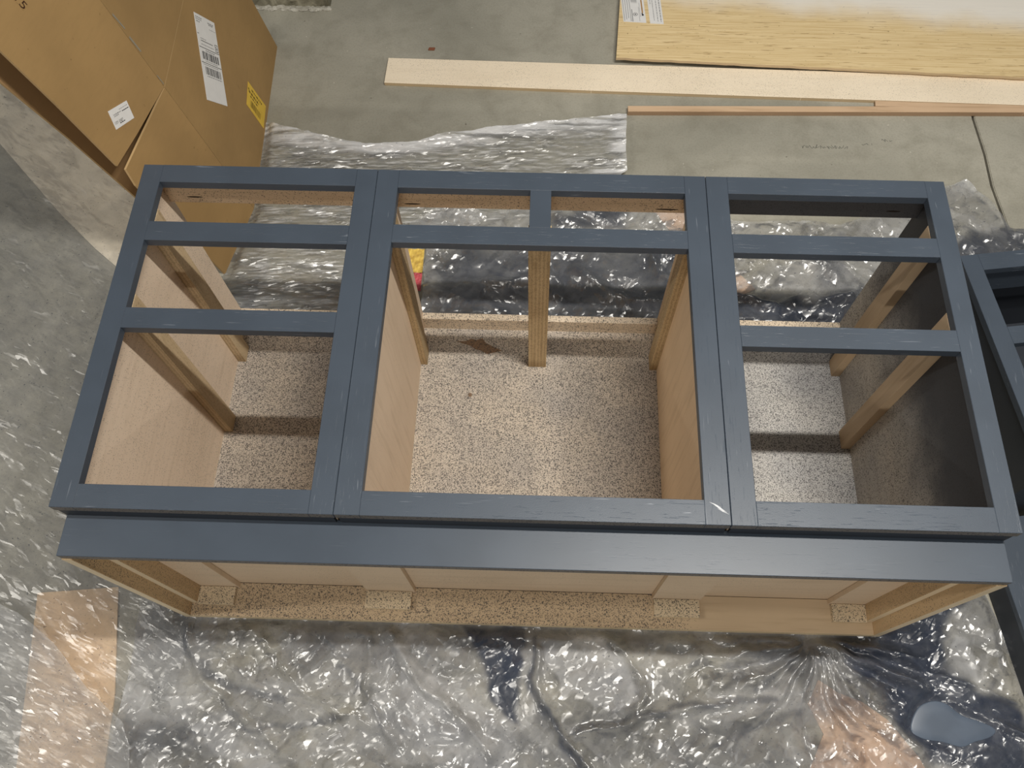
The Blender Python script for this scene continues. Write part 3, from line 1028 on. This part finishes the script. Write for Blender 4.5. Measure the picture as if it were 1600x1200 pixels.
# ------------------------------------------------------------------ plastic drop sheets
def film(name, haze, paint_tint=(0.020, 0.028, 0.050, 1), haze_col=(0.70, 0.70, 0.70, 1), dots=0.5, gloss=1.0, crease=1.0, angle=None, strands=0.55):
    t = NT(name)
    v = t.coords()
    at = t.n('ShaderNodeAttribute')
    at.attribute_name = 'paint'
    ah = t.n('ShaderNodeAttribute')
    ah.attribute_name = 'haze'
    apull = t.n('ShaderNodeAttribute')
    apull.attribute_name = 'pull'
    # fine hard shards: every little cell of the film is a flat facet tilted its own way
    geo = t.n('ShaderNodeNewGeometry')
    warp = t.n('ShaderNodeTexNoise')
    t.link(v, warp.inputs['Vector'])
    warp.inputs['Scale'].default_value = 18
    warp.inputs['Detail'].default_value = 5
    ws = t.n('ShaderNodeVectorMath', operation='SCALE')
    t.link(warp.outputs['Color'], ws.inputs[0])
    ws.inputs['Scale'].default_value = 0.04 if angle is None else 0.015
    wv = t.n('ShaderNodeVectorMath', operation='ADD')
    t.link(v, wv.inputs[0])
    t.link(ws.outputs[0], wv.inputs[1])
    cur = geo.outputs['Normal']
    for sc_, rot_, st_, k_ in ((13, 0.45, 0.40, 0.45), (34, -0.6, 0.35, 0.80), (85, 0.9, 0.25, 0.65)):
        mp = t.n('ShaderNodeMapping', vector_type='TEXTURE')
        mp.inputs['Rotation'].default_value = (0, 0, angle + rot_ * 0.25 if angle is not None else rot_)
        mp.inputs['Scale'].default_value = (1 / (st_ * (0.5 if angle is not None else 1)), 1, 1)
        sc_ = sc_ * (1.9 if angle is not None else 1)
        t.link(wv.outputs[0], mp.inputs['Vector'])
        vo = t.n('ShaderNodeTexVoronoi', feature='F1', distance='MANHATTAN')
        t.link(mp.outputs[0], vo.inputs['Vector'])
        vo.inputs['Scale'].default_value = sc_
        sb = t.n('ShaderNodeVectorMath', operation='SUBTRACT')
        t.link(vo.outputs['Color'], sb.inputs[0])
        sb.inputs[1].default_value = (0.5, 0.5, 0.5)
        ml = t.n('ShaderNodeVectorMath', operation='MULTIPLY')
        t.link(sb.outputs[0], ml.inputs[0])
        ml.inputs[1].default_value = (k_ * crease, k_ * crease, 0)
        ad = t.n('ShaderNodeVectorMath', operation='ADD')
        t.link(cur, ad.inputs[0])
        t.link(ml.outputs[0], ad.inputs[1])
        cur = ad.outputs[0]
    nn = t.n('ShaderNodeVectorMath', operation='NORMALIZE')
    t.link(cur, nn.inputs[0])
    nrm = nn.outputs[0]
    lw = t.n('ShaderNodeLayerWeight')
    lw.inputs[0].default_value = 0.30
    t.link(nrm, lw.inputs['Normal'])
    tr = t.n('ShaderNodeBsdfTransparent')
    tr.inputs[0].default_value = (0.95, 0.95, 0.94, 1)
    gl = t.n('ShaderNodeBsdfGlossy')
    gl.inputs['Color'].default_value = (1, 1, 1, 1)
    gl.inputs['Roughness'].default_value = 0.27
    t.link(nrm, gl.inputs['Normal'])
    df = t.n('ShaderNodeBsdfDiffuse')
    df.inputs[0].default_value = haze_col
    m1 = t.n('ShaderNodeMixShader')
    hz = t.math('MULTIPLY', t.math('MULTIPLY_ADD', t.noise(v, 16, 5, 0.65), 1.5, -0.25, ), haze)
    if angle is None:
        for sc_, rot_, st_, amt in ((9, 0.45, 0.5, 1.0), (24, -0.6, 0.4, 0.8), (45, 0.9, 0.3, 0.6)):
            mp = t.n('ShaderNodeMapping', vector_type='TEXTURE')
            mp.inputs['Rotation'].default_value = (0, 0, rot_)
            mp.inputs['Scale'].default_value = (1 / st_, 1, 1)
            t.link(wv.outputs[0], mp.inputs['Vector'])
            vc = t.n('ShaderNodeTexVoronoi', feature='SMOOTH_F1', distance='MANHATTAN')
            t.link(mp.outputs[0], vc.inputs['Vector'])
            vc.inputs['Scale'].default_value = sc_
            vc.inputs['Smoothness'].default_value = 0.25
            sc2 = t.n('ShaderNodeSeparateColor')
            t.link(vc.outputs['Color'], sc2.inputs[0])
            hz = t.math('ADD', hz, t.math('MULTIPLY', t.ramp(sc2.outputs[1], 0.40, 0.95), haze * amt))
    if angle is not None:             # pulled film: milky strands along the pull
        sn = t.noise(t.coords((0.10, 1, 1), rot=(0, 0, angle)), 150, 4, 0.65)
        hz = t.math('ADD', hz, t.math('MULTIPLY', t.ramp(sn, 0.46, 0.70), t.math('MULTIPLY', apull.outputs['Fac'], strands)))
    hz = t.math('ADD', hz, ah.outputs['Fac'], clamp=True)
    t.link(hz, m1.inputs[0])
    t.link(tr.outputs[0], m1.inputs[1])
    t.link(df.outputs[0], m1.inputs[2])
    # dried spray paint on the film: solid where the coat is thick, specks where it is thin
    pn = t.noise(v, 26, 5, 0.68)
    pv = t.math('ADD', at.outputs['Fac'], t.math('MULTIPLY_ADD', pn, 0.5, -0.25))
    thick = t.ramp(pv, 0.0, 1.0, False)
    specks = t.ramp(t.math('ADD', t.noise(v, 210, 1.5), t.math('MULTIPLY', at.outputs['Fac'], 0.06)), 0.775 - 0.13 * dots, 0.80 - 0.13 * dots)
    pm = t.math('MAXIMUM', t.math('MULTIPLY', thick, 0.94), t.math('MULTIPLY', specks, 0.75))
    pd = t.n('ShaderNodeBsdfDiffuse')
    pd.inputs[0].default_value = paint_tint
    m2 = t.n('ShaderNodeMixShader')
    t.link(pm, m2.inputs[0])
    t.link(m1.outputs[0], m2.inputs[1])
    t.link(pd.outputs[0], m2.inputs[2])
    m3 = t.n('ShaderNodeMixShader')
    t.link(t.math('MULTIPLY_ADD', lw.outputs[0], 0.75 * gloss, 0.05 * gloss, clamp=True), m3.inputs[0])
    t.link(m2.outputs[0], m3.inputs[1])
    t.link(gl.outputs[0], m3.inputs[2])
    ac = t.n('ShaderNodeAttribute')
    ac.attribute_name = 'cover'
    m4 = t.n('ShaderNodeMixShader')       # the sheet ends along its cut edge
    bare = t.n('ShaderNodeBsdfTransparent')
    t.link(t.math('GREATER_THAN', ac.outputs['Fac'], 0.0), m4.inputs[0])
    t.link(bare.outputs[0], m4.inputs[1])
    t.link(m3.outputs[0], m4.inputs[2])
    t.link(m4.outputs[0], t.out.inputs[0])
    return t.m


CAB = [(0.004, -0.072), (1.6045, -0.072), (1.6045, 0.72), (0.004, 0.72)]
WALLC = [tuple((O0 + U * a + V * b).xy) for a, b in ((0, 0), (W, 0), (W, L), (0, L))]
PLIN = [tuple((O0 + U * a + V * b).xy) for a, b in ((0, 0.56), (0.5, 0.56), (0.5, 1.15), (0, 1.15))]
CART = [(-0.075, 0.845), (-0.031, 1.098), (-0.068, 1.75), (-0.17, 1.75), (-0.12, 1.098), (-0.165, 0.87)]


def sheet(name, label, outline, step, hfun, pfun, mfun, mat, wave=0.01, seed=0):
    xs = [p[0] for p in outline]
    ys = [p[1] for p in outline]
    nx = int((max(xs) - min(xs)) / step) + 2
    ny = int((max(ys) - min(ys)) / step) + 2
    X, Y = np.meshgrid(min(xs) + np.arange(nx) * step, min(ys) + np.arange(ny) * step)
    wx = (fbm(X * 9, Y * 9, seed + 50, 3) - 0.5) * wave * 2
    wy = (fbm(X * 9 + 31, Y * 9, seed + 51, 3) - 0.5) * wave * 2
    sd = poly_sd(X + wx, Y + wy, outline)
    dc = poly_sd(X, Y, CAB)
    dk = np.minimum(np.minimum(dc, poly_sd(X, Y, WALLC)), np.minimum(poly_sd(X, Y, PLIN), poly_sd(X, Y, CART)))
    keep = (sd < 1.6 * step) & (dk > -0.012)
    cover = np.clip(-sd / step, -1.5, 1.5)
    z = hfun(X, Y, sd)
    z = 0.0012 + np.maximum(z, 0) * sstep(0.0, 0.035, dk) 
    z = np.maximum(z, 0.0012)
    paint = np.clip(pfun(X, Y), 0, 1)
    haze = np.clip(mfun(X, Y), 0, 1)
    idx = -np.ones(X.shape, np.int64)
    q = keep[:-1, :-1] & keep[1:, :-1] & keep[:-1, 1:] & keep[1:, 1:]
    used = np.zeros(X.shape, bool)
    used[:-1, :-1] |= q
    used[1:, :-1] |= q
    used[:-1, 1:] |= q
    used[1:, 1:] |= q
    idx[used] = np.arange(used.sum())
    co = np.stack([X[used], Y[used], z[used]], 1).astype(np.float32)
    faces = np.stack([idx[:-1, :-1][q], idx[:-1, 1:][q], idx[1:, 1:][q], idx[1:, :-1][q]], 1).astype(np.int32)
    me = bpy.data.meshes.new(name)
    me.vertices.add(len(co))
    me.vertices.foreach_set('co', co.ravel())
    me.loops.add(faces.size)
    me.loops.foreach_set('vertex_index', faces.ravel())
    me.polygons.add(len(faces))
    me.polygons.foreach_set('loop_start', np.arange(0, faces.size, 4, dtype=np.int32))
    me.update(calc_edges=True)
    for nm, arr in (('paint', paint), ('haze', haze), ('pull', sstep(-0.06, 0.02, X)), ('cover', cover)):
        a = me.attributes.new(nm, 'FLOAT', 'POINT')
        a.data.foreach_set('value', arr[used].astype(np.float32))
    me.materials.append(mat)
    o = bpy.data.objects.new(name, me)
    COL.objects.link(o)
    return tag(o, label, 'plastic sheet', 'plastic drop sheets on the floor')


def crumple(X, Y, seed, big, mid, small):
    wx = X + (fbm(X * 5, Y * 5, seed, 3) - 0.5) * 0.16
    wy = Y + (fbm(X * 5 + 9, Y * 5 + 4, seed + 5, 3) - 0.5) * 0.16
    h = 0
    if big:
        h = h + big * facets(wx * 4.2, wy * 4.2, seed + 1, 0.9)
    if mid:
        h = h + mid * facets(wx * 12, wy * 12, seed + 2, 1.2)
    if small:
        h = h + small * facets(wx * 34, wy * 34, seed + 3, 1.3)
    return h


def streaks(X, Y, ang, seed, amp, fx=5.0, fy=46.0):
    c, s = math.cos(ang), math.sin(ang)
    wob = (fbm(X * 4, Y * 4, seed + 9, 3) - 0.5) * 0.10
    a, b = X * c + Y * s, -X * s + Y * c + wob
    return amp * np.abs(fbm(a * fx, b * fy, seed, 3) - 0.5) * 2


def ridges(X, Y, lst):
    h = np.zeros(X.shape)
    wx = X + (fbm(X * 14, Y * 14, 77, 2) - 0.5) * 0.03
    wy = Y + (fbm(X * 14 + 5, Y * 14, 78, 2) - 0.5) * 0.03
    for pts, amp, w in lst:
        h += amp * np.clip(1 - line_d(wx, wy, pts) / w, 0, 1) ** 1.3
    return h


def blobs(X, Y, lst):
    p = np.zeros(X.shape)
    wx = X + (fbm(X * 13, Y * 13, 91, 3) - 0.5) * 0.06
    wy = Y + (fbm(X * 13 + 7, Y * 13, 92, 3) - 0.5) * 0.06
    for pts, st, soft in lst:
        p = np.maximum(p, st * (1 - sstep(-soft, soft, poly_sd(wx, wy, pts))))
    return p


# sheet 1: clear film behind the left cabinet; sheet 1b: the same kind of film down the left side
S1 = [(-0.10, 0.60), (-0.10, 1.45), (-0.082, 1.441), (0.005, 1.392), (0.128, 1.352), (0.247, 1.333), (0.305, 1.33), (0.402, 1.335), (0.496, 1.367), (0.593, 1.38),
      (0.709, 1.403), (0.806, 1.426), (0.904, 1.442), (0.982, 1.454), (1.057, 1.466), (1.052, 1.25), (0.86, 1.10), (0.52, 1.04), (0.41, 0.96), (0.41, 0.60)]
S1L = [(-1.5, 1.9), (-0.6, 1.9), (-0.20, 1.60), (-0.13, 1.10), (-0.085, 0.80), (0.03, 0.70), (0.03, -0.12), (-0.02, -0.75), (-1.5, -0.75)]


def h1(X, Y, sd):
    edge = np.exp(-np.abs(sd) / 0.06) * sstep(1.15, 1.3, Y) * sstep(-0.1, 0.05, X)
    right = sstep(-0.05, 0.05, X)
    h = 0.0075 + right * (streaks(X, Y, -0.16, 3, 0.007) + crumple(X, Y, 11, 0.006, 0.003, 0.0012))
    h = h + edge * (0.012 + streaks(X, Y, 0.10, 6, 0.016, 3.5, 60))
    left = 1 - right
    calm = sstep(-0.2, 0.2, fbm(X * 2, Y * 2, 60, 2) - 0.4)
    h = h + left * (streaks(X, Y, -0.75, 21, 0.0035, 5, 40) * (0.3 + calm) + crumple(X, Y, 22, 0.006, 0.0014, 0.0))
    h = h + left * sstep(0.9, 0.4, np.abs(Y - 1.2) + np.abs(X + 0.4)) * crumple(X, Y, 25, 0.004, 0.003, 0.001)
    low = sstep(0.25, -0.1, Y) * left
    h = h + low * (streaks(X, Y, -0.55, 31, 0.003, 6, 30) + 0.5 * crumple(X, Y, 33, 0.006, 0.004, 0.0012))
    return h


def p1(X, Y):
    return blobs(X, Y, [([(-0.018, 0.845), (0.6, 0.85), (0.6, 0.70), (-0.007, 0.70)], 0.30, 0.05)]) + 0.20 * sstep(1.1, 0.2, np.abs(Y - 0.3)) * (X < 0.03)


def m1(X, Y):
    return 0.05 + 0.08 * fbm(X * 3, Y * 3, 44, 3) + (Y > 1.18) * (X > -0.1) * sstep(0.075, 0.0, np.abs(poly_sd(X, Y + (fbm(X * 5, Y * 5, 9, 3) - 0.5) * 0.05, S1))) * (0.15 + 0.85 * sstep(0.35, 0.65, fbm(X * 3, Y * 90, 48, 2)))


sheet('plastic_sheet', 'clear plastic film behind the left cabinet with a milky bunched edge', S1, 0.0055, h1, p1, m1,
      film('clear_film_back', 0.10, dots=0.40, angle=0.06), 0.006, 1)
sheet('plastic_sheet', 'clear thin film along the left side of the cabinets, under the carton foot', S1L, 0.0070, h1, p1, m1,
      film('clear_film_left', 0.10, dots=0.50, angle=-0.62, strands=0.0, crease=0.5, gloss=0.7), 0.006, 1)

# sheet 2: paint-darkened film behind the middle and right cabinets
S2 = [(0.488, 0.70), (0.484, 0.99), (0.43, 1.04), (0.533, 1.116), (0.646, 1.085), (0.775, 1.106), (0.905, 1.115), (1.017, 1.122), (1.145, 1.150), (1.28, 1.13), (1.352, 1.077), (1.457, 1.084),
      (1.55, 1.091), (1.656, 1.063), (1.715, 1.091), (1.829, 1.117), (1.91, 1.165), (1.993, 1.214), (2.045, 1.244), (2.096, 1.17), (2.143, 1.076), (2.30, 1.05), (2.6, 1.0), (2.6, 0.55), (1.5, 0.65)]


def h2(X, Y, sd):
    h = 0.010 + crumple(X, Y, 41, 0.015, 0.013, 0.0070)
    h = h + ridges(X, Y, [([(1.25, 0.99), (1.50, 0.95), (1.62, 0.90)], 0.022, 0.035), ([(1.30, 0.83), (1.45, 0.80), (1.65, 0.83)], 0.024, 0.03),
                          ([(0.90, 0.88), (1.05, 0.80), (1.20, 0.79)], 0.022, 0.035), ([(0.50, 0.80), (0.70, 0.85), (0.85, 0.86)], 0.018, 0.03),
                          ([(1.56, 1.05), (1.62, 0.95), (1.70, 0.86)], 0.020, 0.025), ([(1.10, 1.00), (1.13, 0.88), (1.22, 0.82)], 0.018, 0.025)])
    return h


def p2(X, Y):
    b = blobs(X, Y, [([(0.515, 0.93), (0.599, 0.97), (0.815, 0.99), (1.014, 0.98), (1.23, 0.99), (1.25, 0.72), (0.907, 0.70), (0.50, 0.70), (0.505, 0.82)], 0.62, 0.05),
                     ([(0.85, 1.085), (0.961, 1.12), (1.072, 1.112), (1.061, 1.04), (0.851, 1.034)], 0.62, 0.02),
                     ([(1.32, 0.835), (1.432, 0.815), (1.537, 0.815), (1.66, 0.86), (1.75, 0.72), (1.30, 0.70)], 0.80, 0.02),
                     ([(1.55, 1.00), (1.62, 0.98), (1.66, 0.85), (1.60, 0.84)], 0.5, 0.03),
                     ([(1.954, 0.998), (2.036, 1.051), (2.114, 1.075), (2.25, 1.082), (2.4, 0.85), (1.90, 0.85)], 0.62, 0.02)])
    return b + 0.35 * (fbm(X * 6, Y * 9, 55, 4) - 0.36)


def m2(X, Y):
    return 0.05 + 0.10 * fbm(X * 6, Y * 6, 45, 3)


sheet('plastic_sheet', 'crumpled paint-darkened film behind the middle and right cabinets', S2, 0.0048, h2, p2, m2, film('sprayed_film_back', 0.13, dots=0.5, gloss=1.2), 0.010, 2)

# sheet 3: crumpled film in front of the toe kick
S3 = [(-0.10, -0.02), (0.2, -0.03), (0.9, -0.03), (1.55, -0.03), (1.62, 0.08), (1.72, 0.12), (1.83, 0.12), (1.86, 0.05), (1.90, -0.1), (2.3, -0.2), (2.3, -0.75), (-0.14, -0.75), (-0.09, -0.40)]
FX, FY = 1.454, -0.078


def h3(X, Y, sd):
    amp = 0.55 + 0.9 * fbm(X * 3, Y * 3, 66, 2)
    h = 0.009 + amp * crumple(X, Y, 71, 0.012, 0.010, 0.0062)
    r = np.hypot(X - FX, Y - FY)
    th = np.arctan2(-(Y - FY), X - FX)
    fan = np.abs(((th * 3.1 + (fbm(X * 5, Y * 5, 12, 3) - 0.5) * 2.6) % 1.0) - 0.5) * 2
    h = h + 0.024 * fan * sstep(0.0, 0.10, r) * sstep(0.50, 0.12, r) * (Y < 0)
    h = h + ridges(X, Y, [([(0.49, -0.09), (0.559, -0.2), (0.642, -0.272), (0.731, -0.348)], 0.0210, 0.0217),
                          ([(0.817, -0.12), (0.817, -0.179), (0.84, -0.253), (0.883, -0.318), (0.96, -0.40)], 0.0195, 0.0136),
                          ([(0.918, -0.291), (1.052, -0.267), (1.152, -0.238), (1.28, -0.22)], 0.0135, 0.0186),
                          ([(1.465, -0.098), (1.601, -0.164), (1.734, -0.221), (1.89, -0.276)], 0.0195, 0.0149),
                          ([(1.49, -0.085), (1.65, -0.13), (1.80, -0.18), (1.92, -0.23)], 0.0135, 0.0124),
                          ([(0.954, -0.084), (1.034, -0.138), (1.061, -0.207), (1.02, -0.27)], 0.0165, 0.0186),
                          ([(0.435, -0.10), (0.463, -0.251), (0.521, -0.341)], 0.0120, 0.0186),
                          ([(0.20, -0.12), (0.30, -0.22), (0.47, -0.30)], 0.0120, 0.0186),
                          ([(0.011, -0.10), (0.057, -0.187), (0.16, -0.28), (0.34, -0.38)], 0.0105, 0.0174)])
    return h


PUD = [(1.662, -0.227), (1.696, -0.21), (1.728, -0.214), (1.759, -0.238), (1.798, -0.25), (1.827, -0.265), (1.813, -0.281), (1.776, -0.292), (1.746, -0.303), (1.706, -0.294), (1.666, -0.289), (1.641, -0.27)]


def h3b(X, Y, sd):
    f = sstep(0.0, 0.03, poly_sd(X, Y, PUD))
    return 0.006 * (1 - f) + f * h3(X, Y, sd)


def p3(X, Y):
    b = blobs(X, Y, [([(0.645, -0.06), (0.78, -0.06), (0.792, -0.159), (0.788, -0.221), (0.785, -0.295), (0.755, -0.263), (0.722, -0.209), (0.689, -0.134)], 0.95, 0.012),
                     ([(1.49, -0.068), (1.618, -0.04), (1.772, 0.03), (1.83, 0.02), (1.726, -0.076), (1.742, -0.16), (1.81, -0.192), (1.863, -0.211), (1.895, -0.256), (1.876, -0.45),
                       (1.80, -0.42), (1.76, -0.345), (1.671, -0.34), (1.637, -0.296), (1.591, -0.232), (1.529, -0.166), (1.506, -0.125)], 0.92, 0.018),
                     ([(0.091, -0.137), (0.215, -0.176), (0.297, -0.242), (0.256, -0.257), (0.164, -0.219)], 0.34, 0.03),
                     ([(0.82, -0.19), (0.86, -0.30), (0.96, -0.42), (0.92, -0.42), (0.84, -0.32)], 0.45, 0.02),
                     ([(1.00, -0.31), (1.18, -0.27), (1.22, -0.33), (1.05, -0.37)], 0.38, 0.03),
                     ([(1.20, -0.075), (1.50, -0.07), (1.50, -0.16), (1.42, -0.20), (1.30, -0.13)], 0.50, 0.03),
                     ([(0.95, -0.08), (1.12, -0.08), (1.10, -0.13), (0.98, -0.12)], 0.40, 0.02)])
    # paint along the pulled folds, with the fold shade coloured in too
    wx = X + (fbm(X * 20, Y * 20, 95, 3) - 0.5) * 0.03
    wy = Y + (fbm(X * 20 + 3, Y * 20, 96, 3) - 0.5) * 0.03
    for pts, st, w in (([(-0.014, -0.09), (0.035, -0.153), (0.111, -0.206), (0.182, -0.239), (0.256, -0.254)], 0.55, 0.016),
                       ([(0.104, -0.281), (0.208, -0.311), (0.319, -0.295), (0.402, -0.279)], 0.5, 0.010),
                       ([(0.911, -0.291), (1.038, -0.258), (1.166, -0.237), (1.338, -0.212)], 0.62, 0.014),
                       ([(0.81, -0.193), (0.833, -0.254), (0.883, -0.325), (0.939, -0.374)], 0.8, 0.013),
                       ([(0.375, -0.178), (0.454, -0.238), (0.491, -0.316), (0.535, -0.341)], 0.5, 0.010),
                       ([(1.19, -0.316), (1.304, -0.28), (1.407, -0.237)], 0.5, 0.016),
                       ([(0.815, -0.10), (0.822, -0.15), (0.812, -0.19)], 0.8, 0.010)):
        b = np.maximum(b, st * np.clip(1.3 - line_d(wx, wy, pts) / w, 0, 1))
    return np.maximum(b, 0.20 + 0.85 * (fbm(X * 5, Y * 9, 57, 4) - 0.42))


def m3(X, Y):
    doubled = blobs(X, Y, [([(0.837, -0.101), (0.947, -0.087), (1.034, -0.152), (1.065, -0.227), (0.953, -0.253), (0.897, -0.218)], 0.34, 0.006),
                           ([(0.486, -0.09), (0.52, -0.096), (0.611, -0.226), (0.758, -0.328), (0.801, -0.384), (0.678, -0.388), (0.556, -0.262)], 0.30, 0.006),
                           ([(0.007, -0.284), (0.064, -0.296), (0.216, -0.357), (0.32, -0.398), (0.209, -0.401), (0.087, -0.341)], 0.26, 0.006),
                           ([(0.55, -0.353), (0.718, -0.361), (0.628, -0.273), (0.481, -0.223), (0.429, -0.265)], 0.20, 0.006),
                           ([(1.11, -0.232), (1.24, -0.201), (1.385, -0.17), (1.409, -0.217), (1.235, -0.269), (1.108, -0.285)], 0.18, 0.012),
                           ([(1.764, -0.053), (1.792, -0.06), (1.793, -0.13), (1.798, -0.179), (1.752, -0.159), (1.74, -0.104)], 0.30, 0.006)])
    return np.maximum(0.03 + 0.18 * sstep(0.45, 0.75, fbm(X * 4, Y * 4, 46, 3)), doubled)


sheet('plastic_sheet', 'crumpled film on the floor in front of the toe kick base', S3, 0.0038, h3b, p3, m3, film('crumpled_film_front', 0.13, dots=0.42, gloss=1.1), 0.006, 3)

# sheet 4: loose corner of film lying over the cardboard, lower left
S4 = [(-0.75, -0.03), (-0.437, -0.05), (-0.36, -0.08), (-0.316, -0.105), (-0.26, -0.147), (-0.213, -0.188), (-0.165, -0.235), (-0.112, -0.274), (-0.069, -0.306), (-0.042, -0.351), (-0.028, -0.408), (-0.02, -0.75), (-0.8, -0.75)]


def h4(X, Y, sd):
    lip = np.exp(-np.abs(sd) / 0.012) * 0.010
    return 0.030 + lip + streaks(X, Y, -0.50, 81, 0.003, 6, 30) + crumple(X, Y, 83, 0.006, 0.004, 0.0012)


sheet('plastic_sheet', 'loose film corner lying over the tan cardboard rectangle, lower left', S4, 0.0055, h4, lambda X, Y: 0 * X, lambda X, Y: 0.10 + 0.15 * fbm(X * 4, Y * 4, 47, 3),
      film('clear_film_corner', 0.14, dots=0.46, angle=-0.5, strands=0.0, crease=0.9), 0.004, 4)

# wet puddle of blue-grey paint standing on the film
bm = bmesh.new()
k = len(PUD)
cx, cy = sum(p[0] for p in PUD) / k, sum(p[1] for p in PUD) / k
rings = []
ring_pts = []
for i in range(k):
    for s in range(4):
        p0, p1_, p2_, p3_ = PUD[(i - 1) % k], PUD[i], PUD[(i + 1) % k], PUD[(i + 2) % k]
        t_ = s / 4
        ring_pts.append(tuple(0.5 * ((2 * p1_[j]) + (-p0[j] + p2_[j]) * t_ + (2 * p0[j] - 5 * p1_[j] + 4 * p2_[j] - p3_[j]) * t_ ** 2 + (-p0[j] + 3 * p1_[j] - 3 * p2_[j] + p3_[j]) * t_ ** 3) for j in range(2)))
for f_, z_ in ((1.0, 0.0074), (0.985, 0.0088), (0.95, 0.0094), (0.6, 0.0096)):
    rings.append([bm.verts.new((cx + (x - cx) * f_, cy + (y - cy) * f_, z_)) for x, y in ring_pts])
for r0, r1 in zip(rings[:-1], rings[1:]):
    for i in range(len(ring_pts)):
        j = (i + 1) % len(ring_pts)
        bm.faces.new((r0[i], r0[j], r1[j], r1[i]))
bm.faces.new(rings[-1])
bm.faces.new(rings[0][::-1])
tag(link('paint_spill', bm, plain('wet_blue_grey_paint', (0.085, 0.108, 0.145, 1), 0.36, 0.4, 0.08, 18), None, True), 'blue-grey puddle of wet paint on the film, lower right', 'paint')
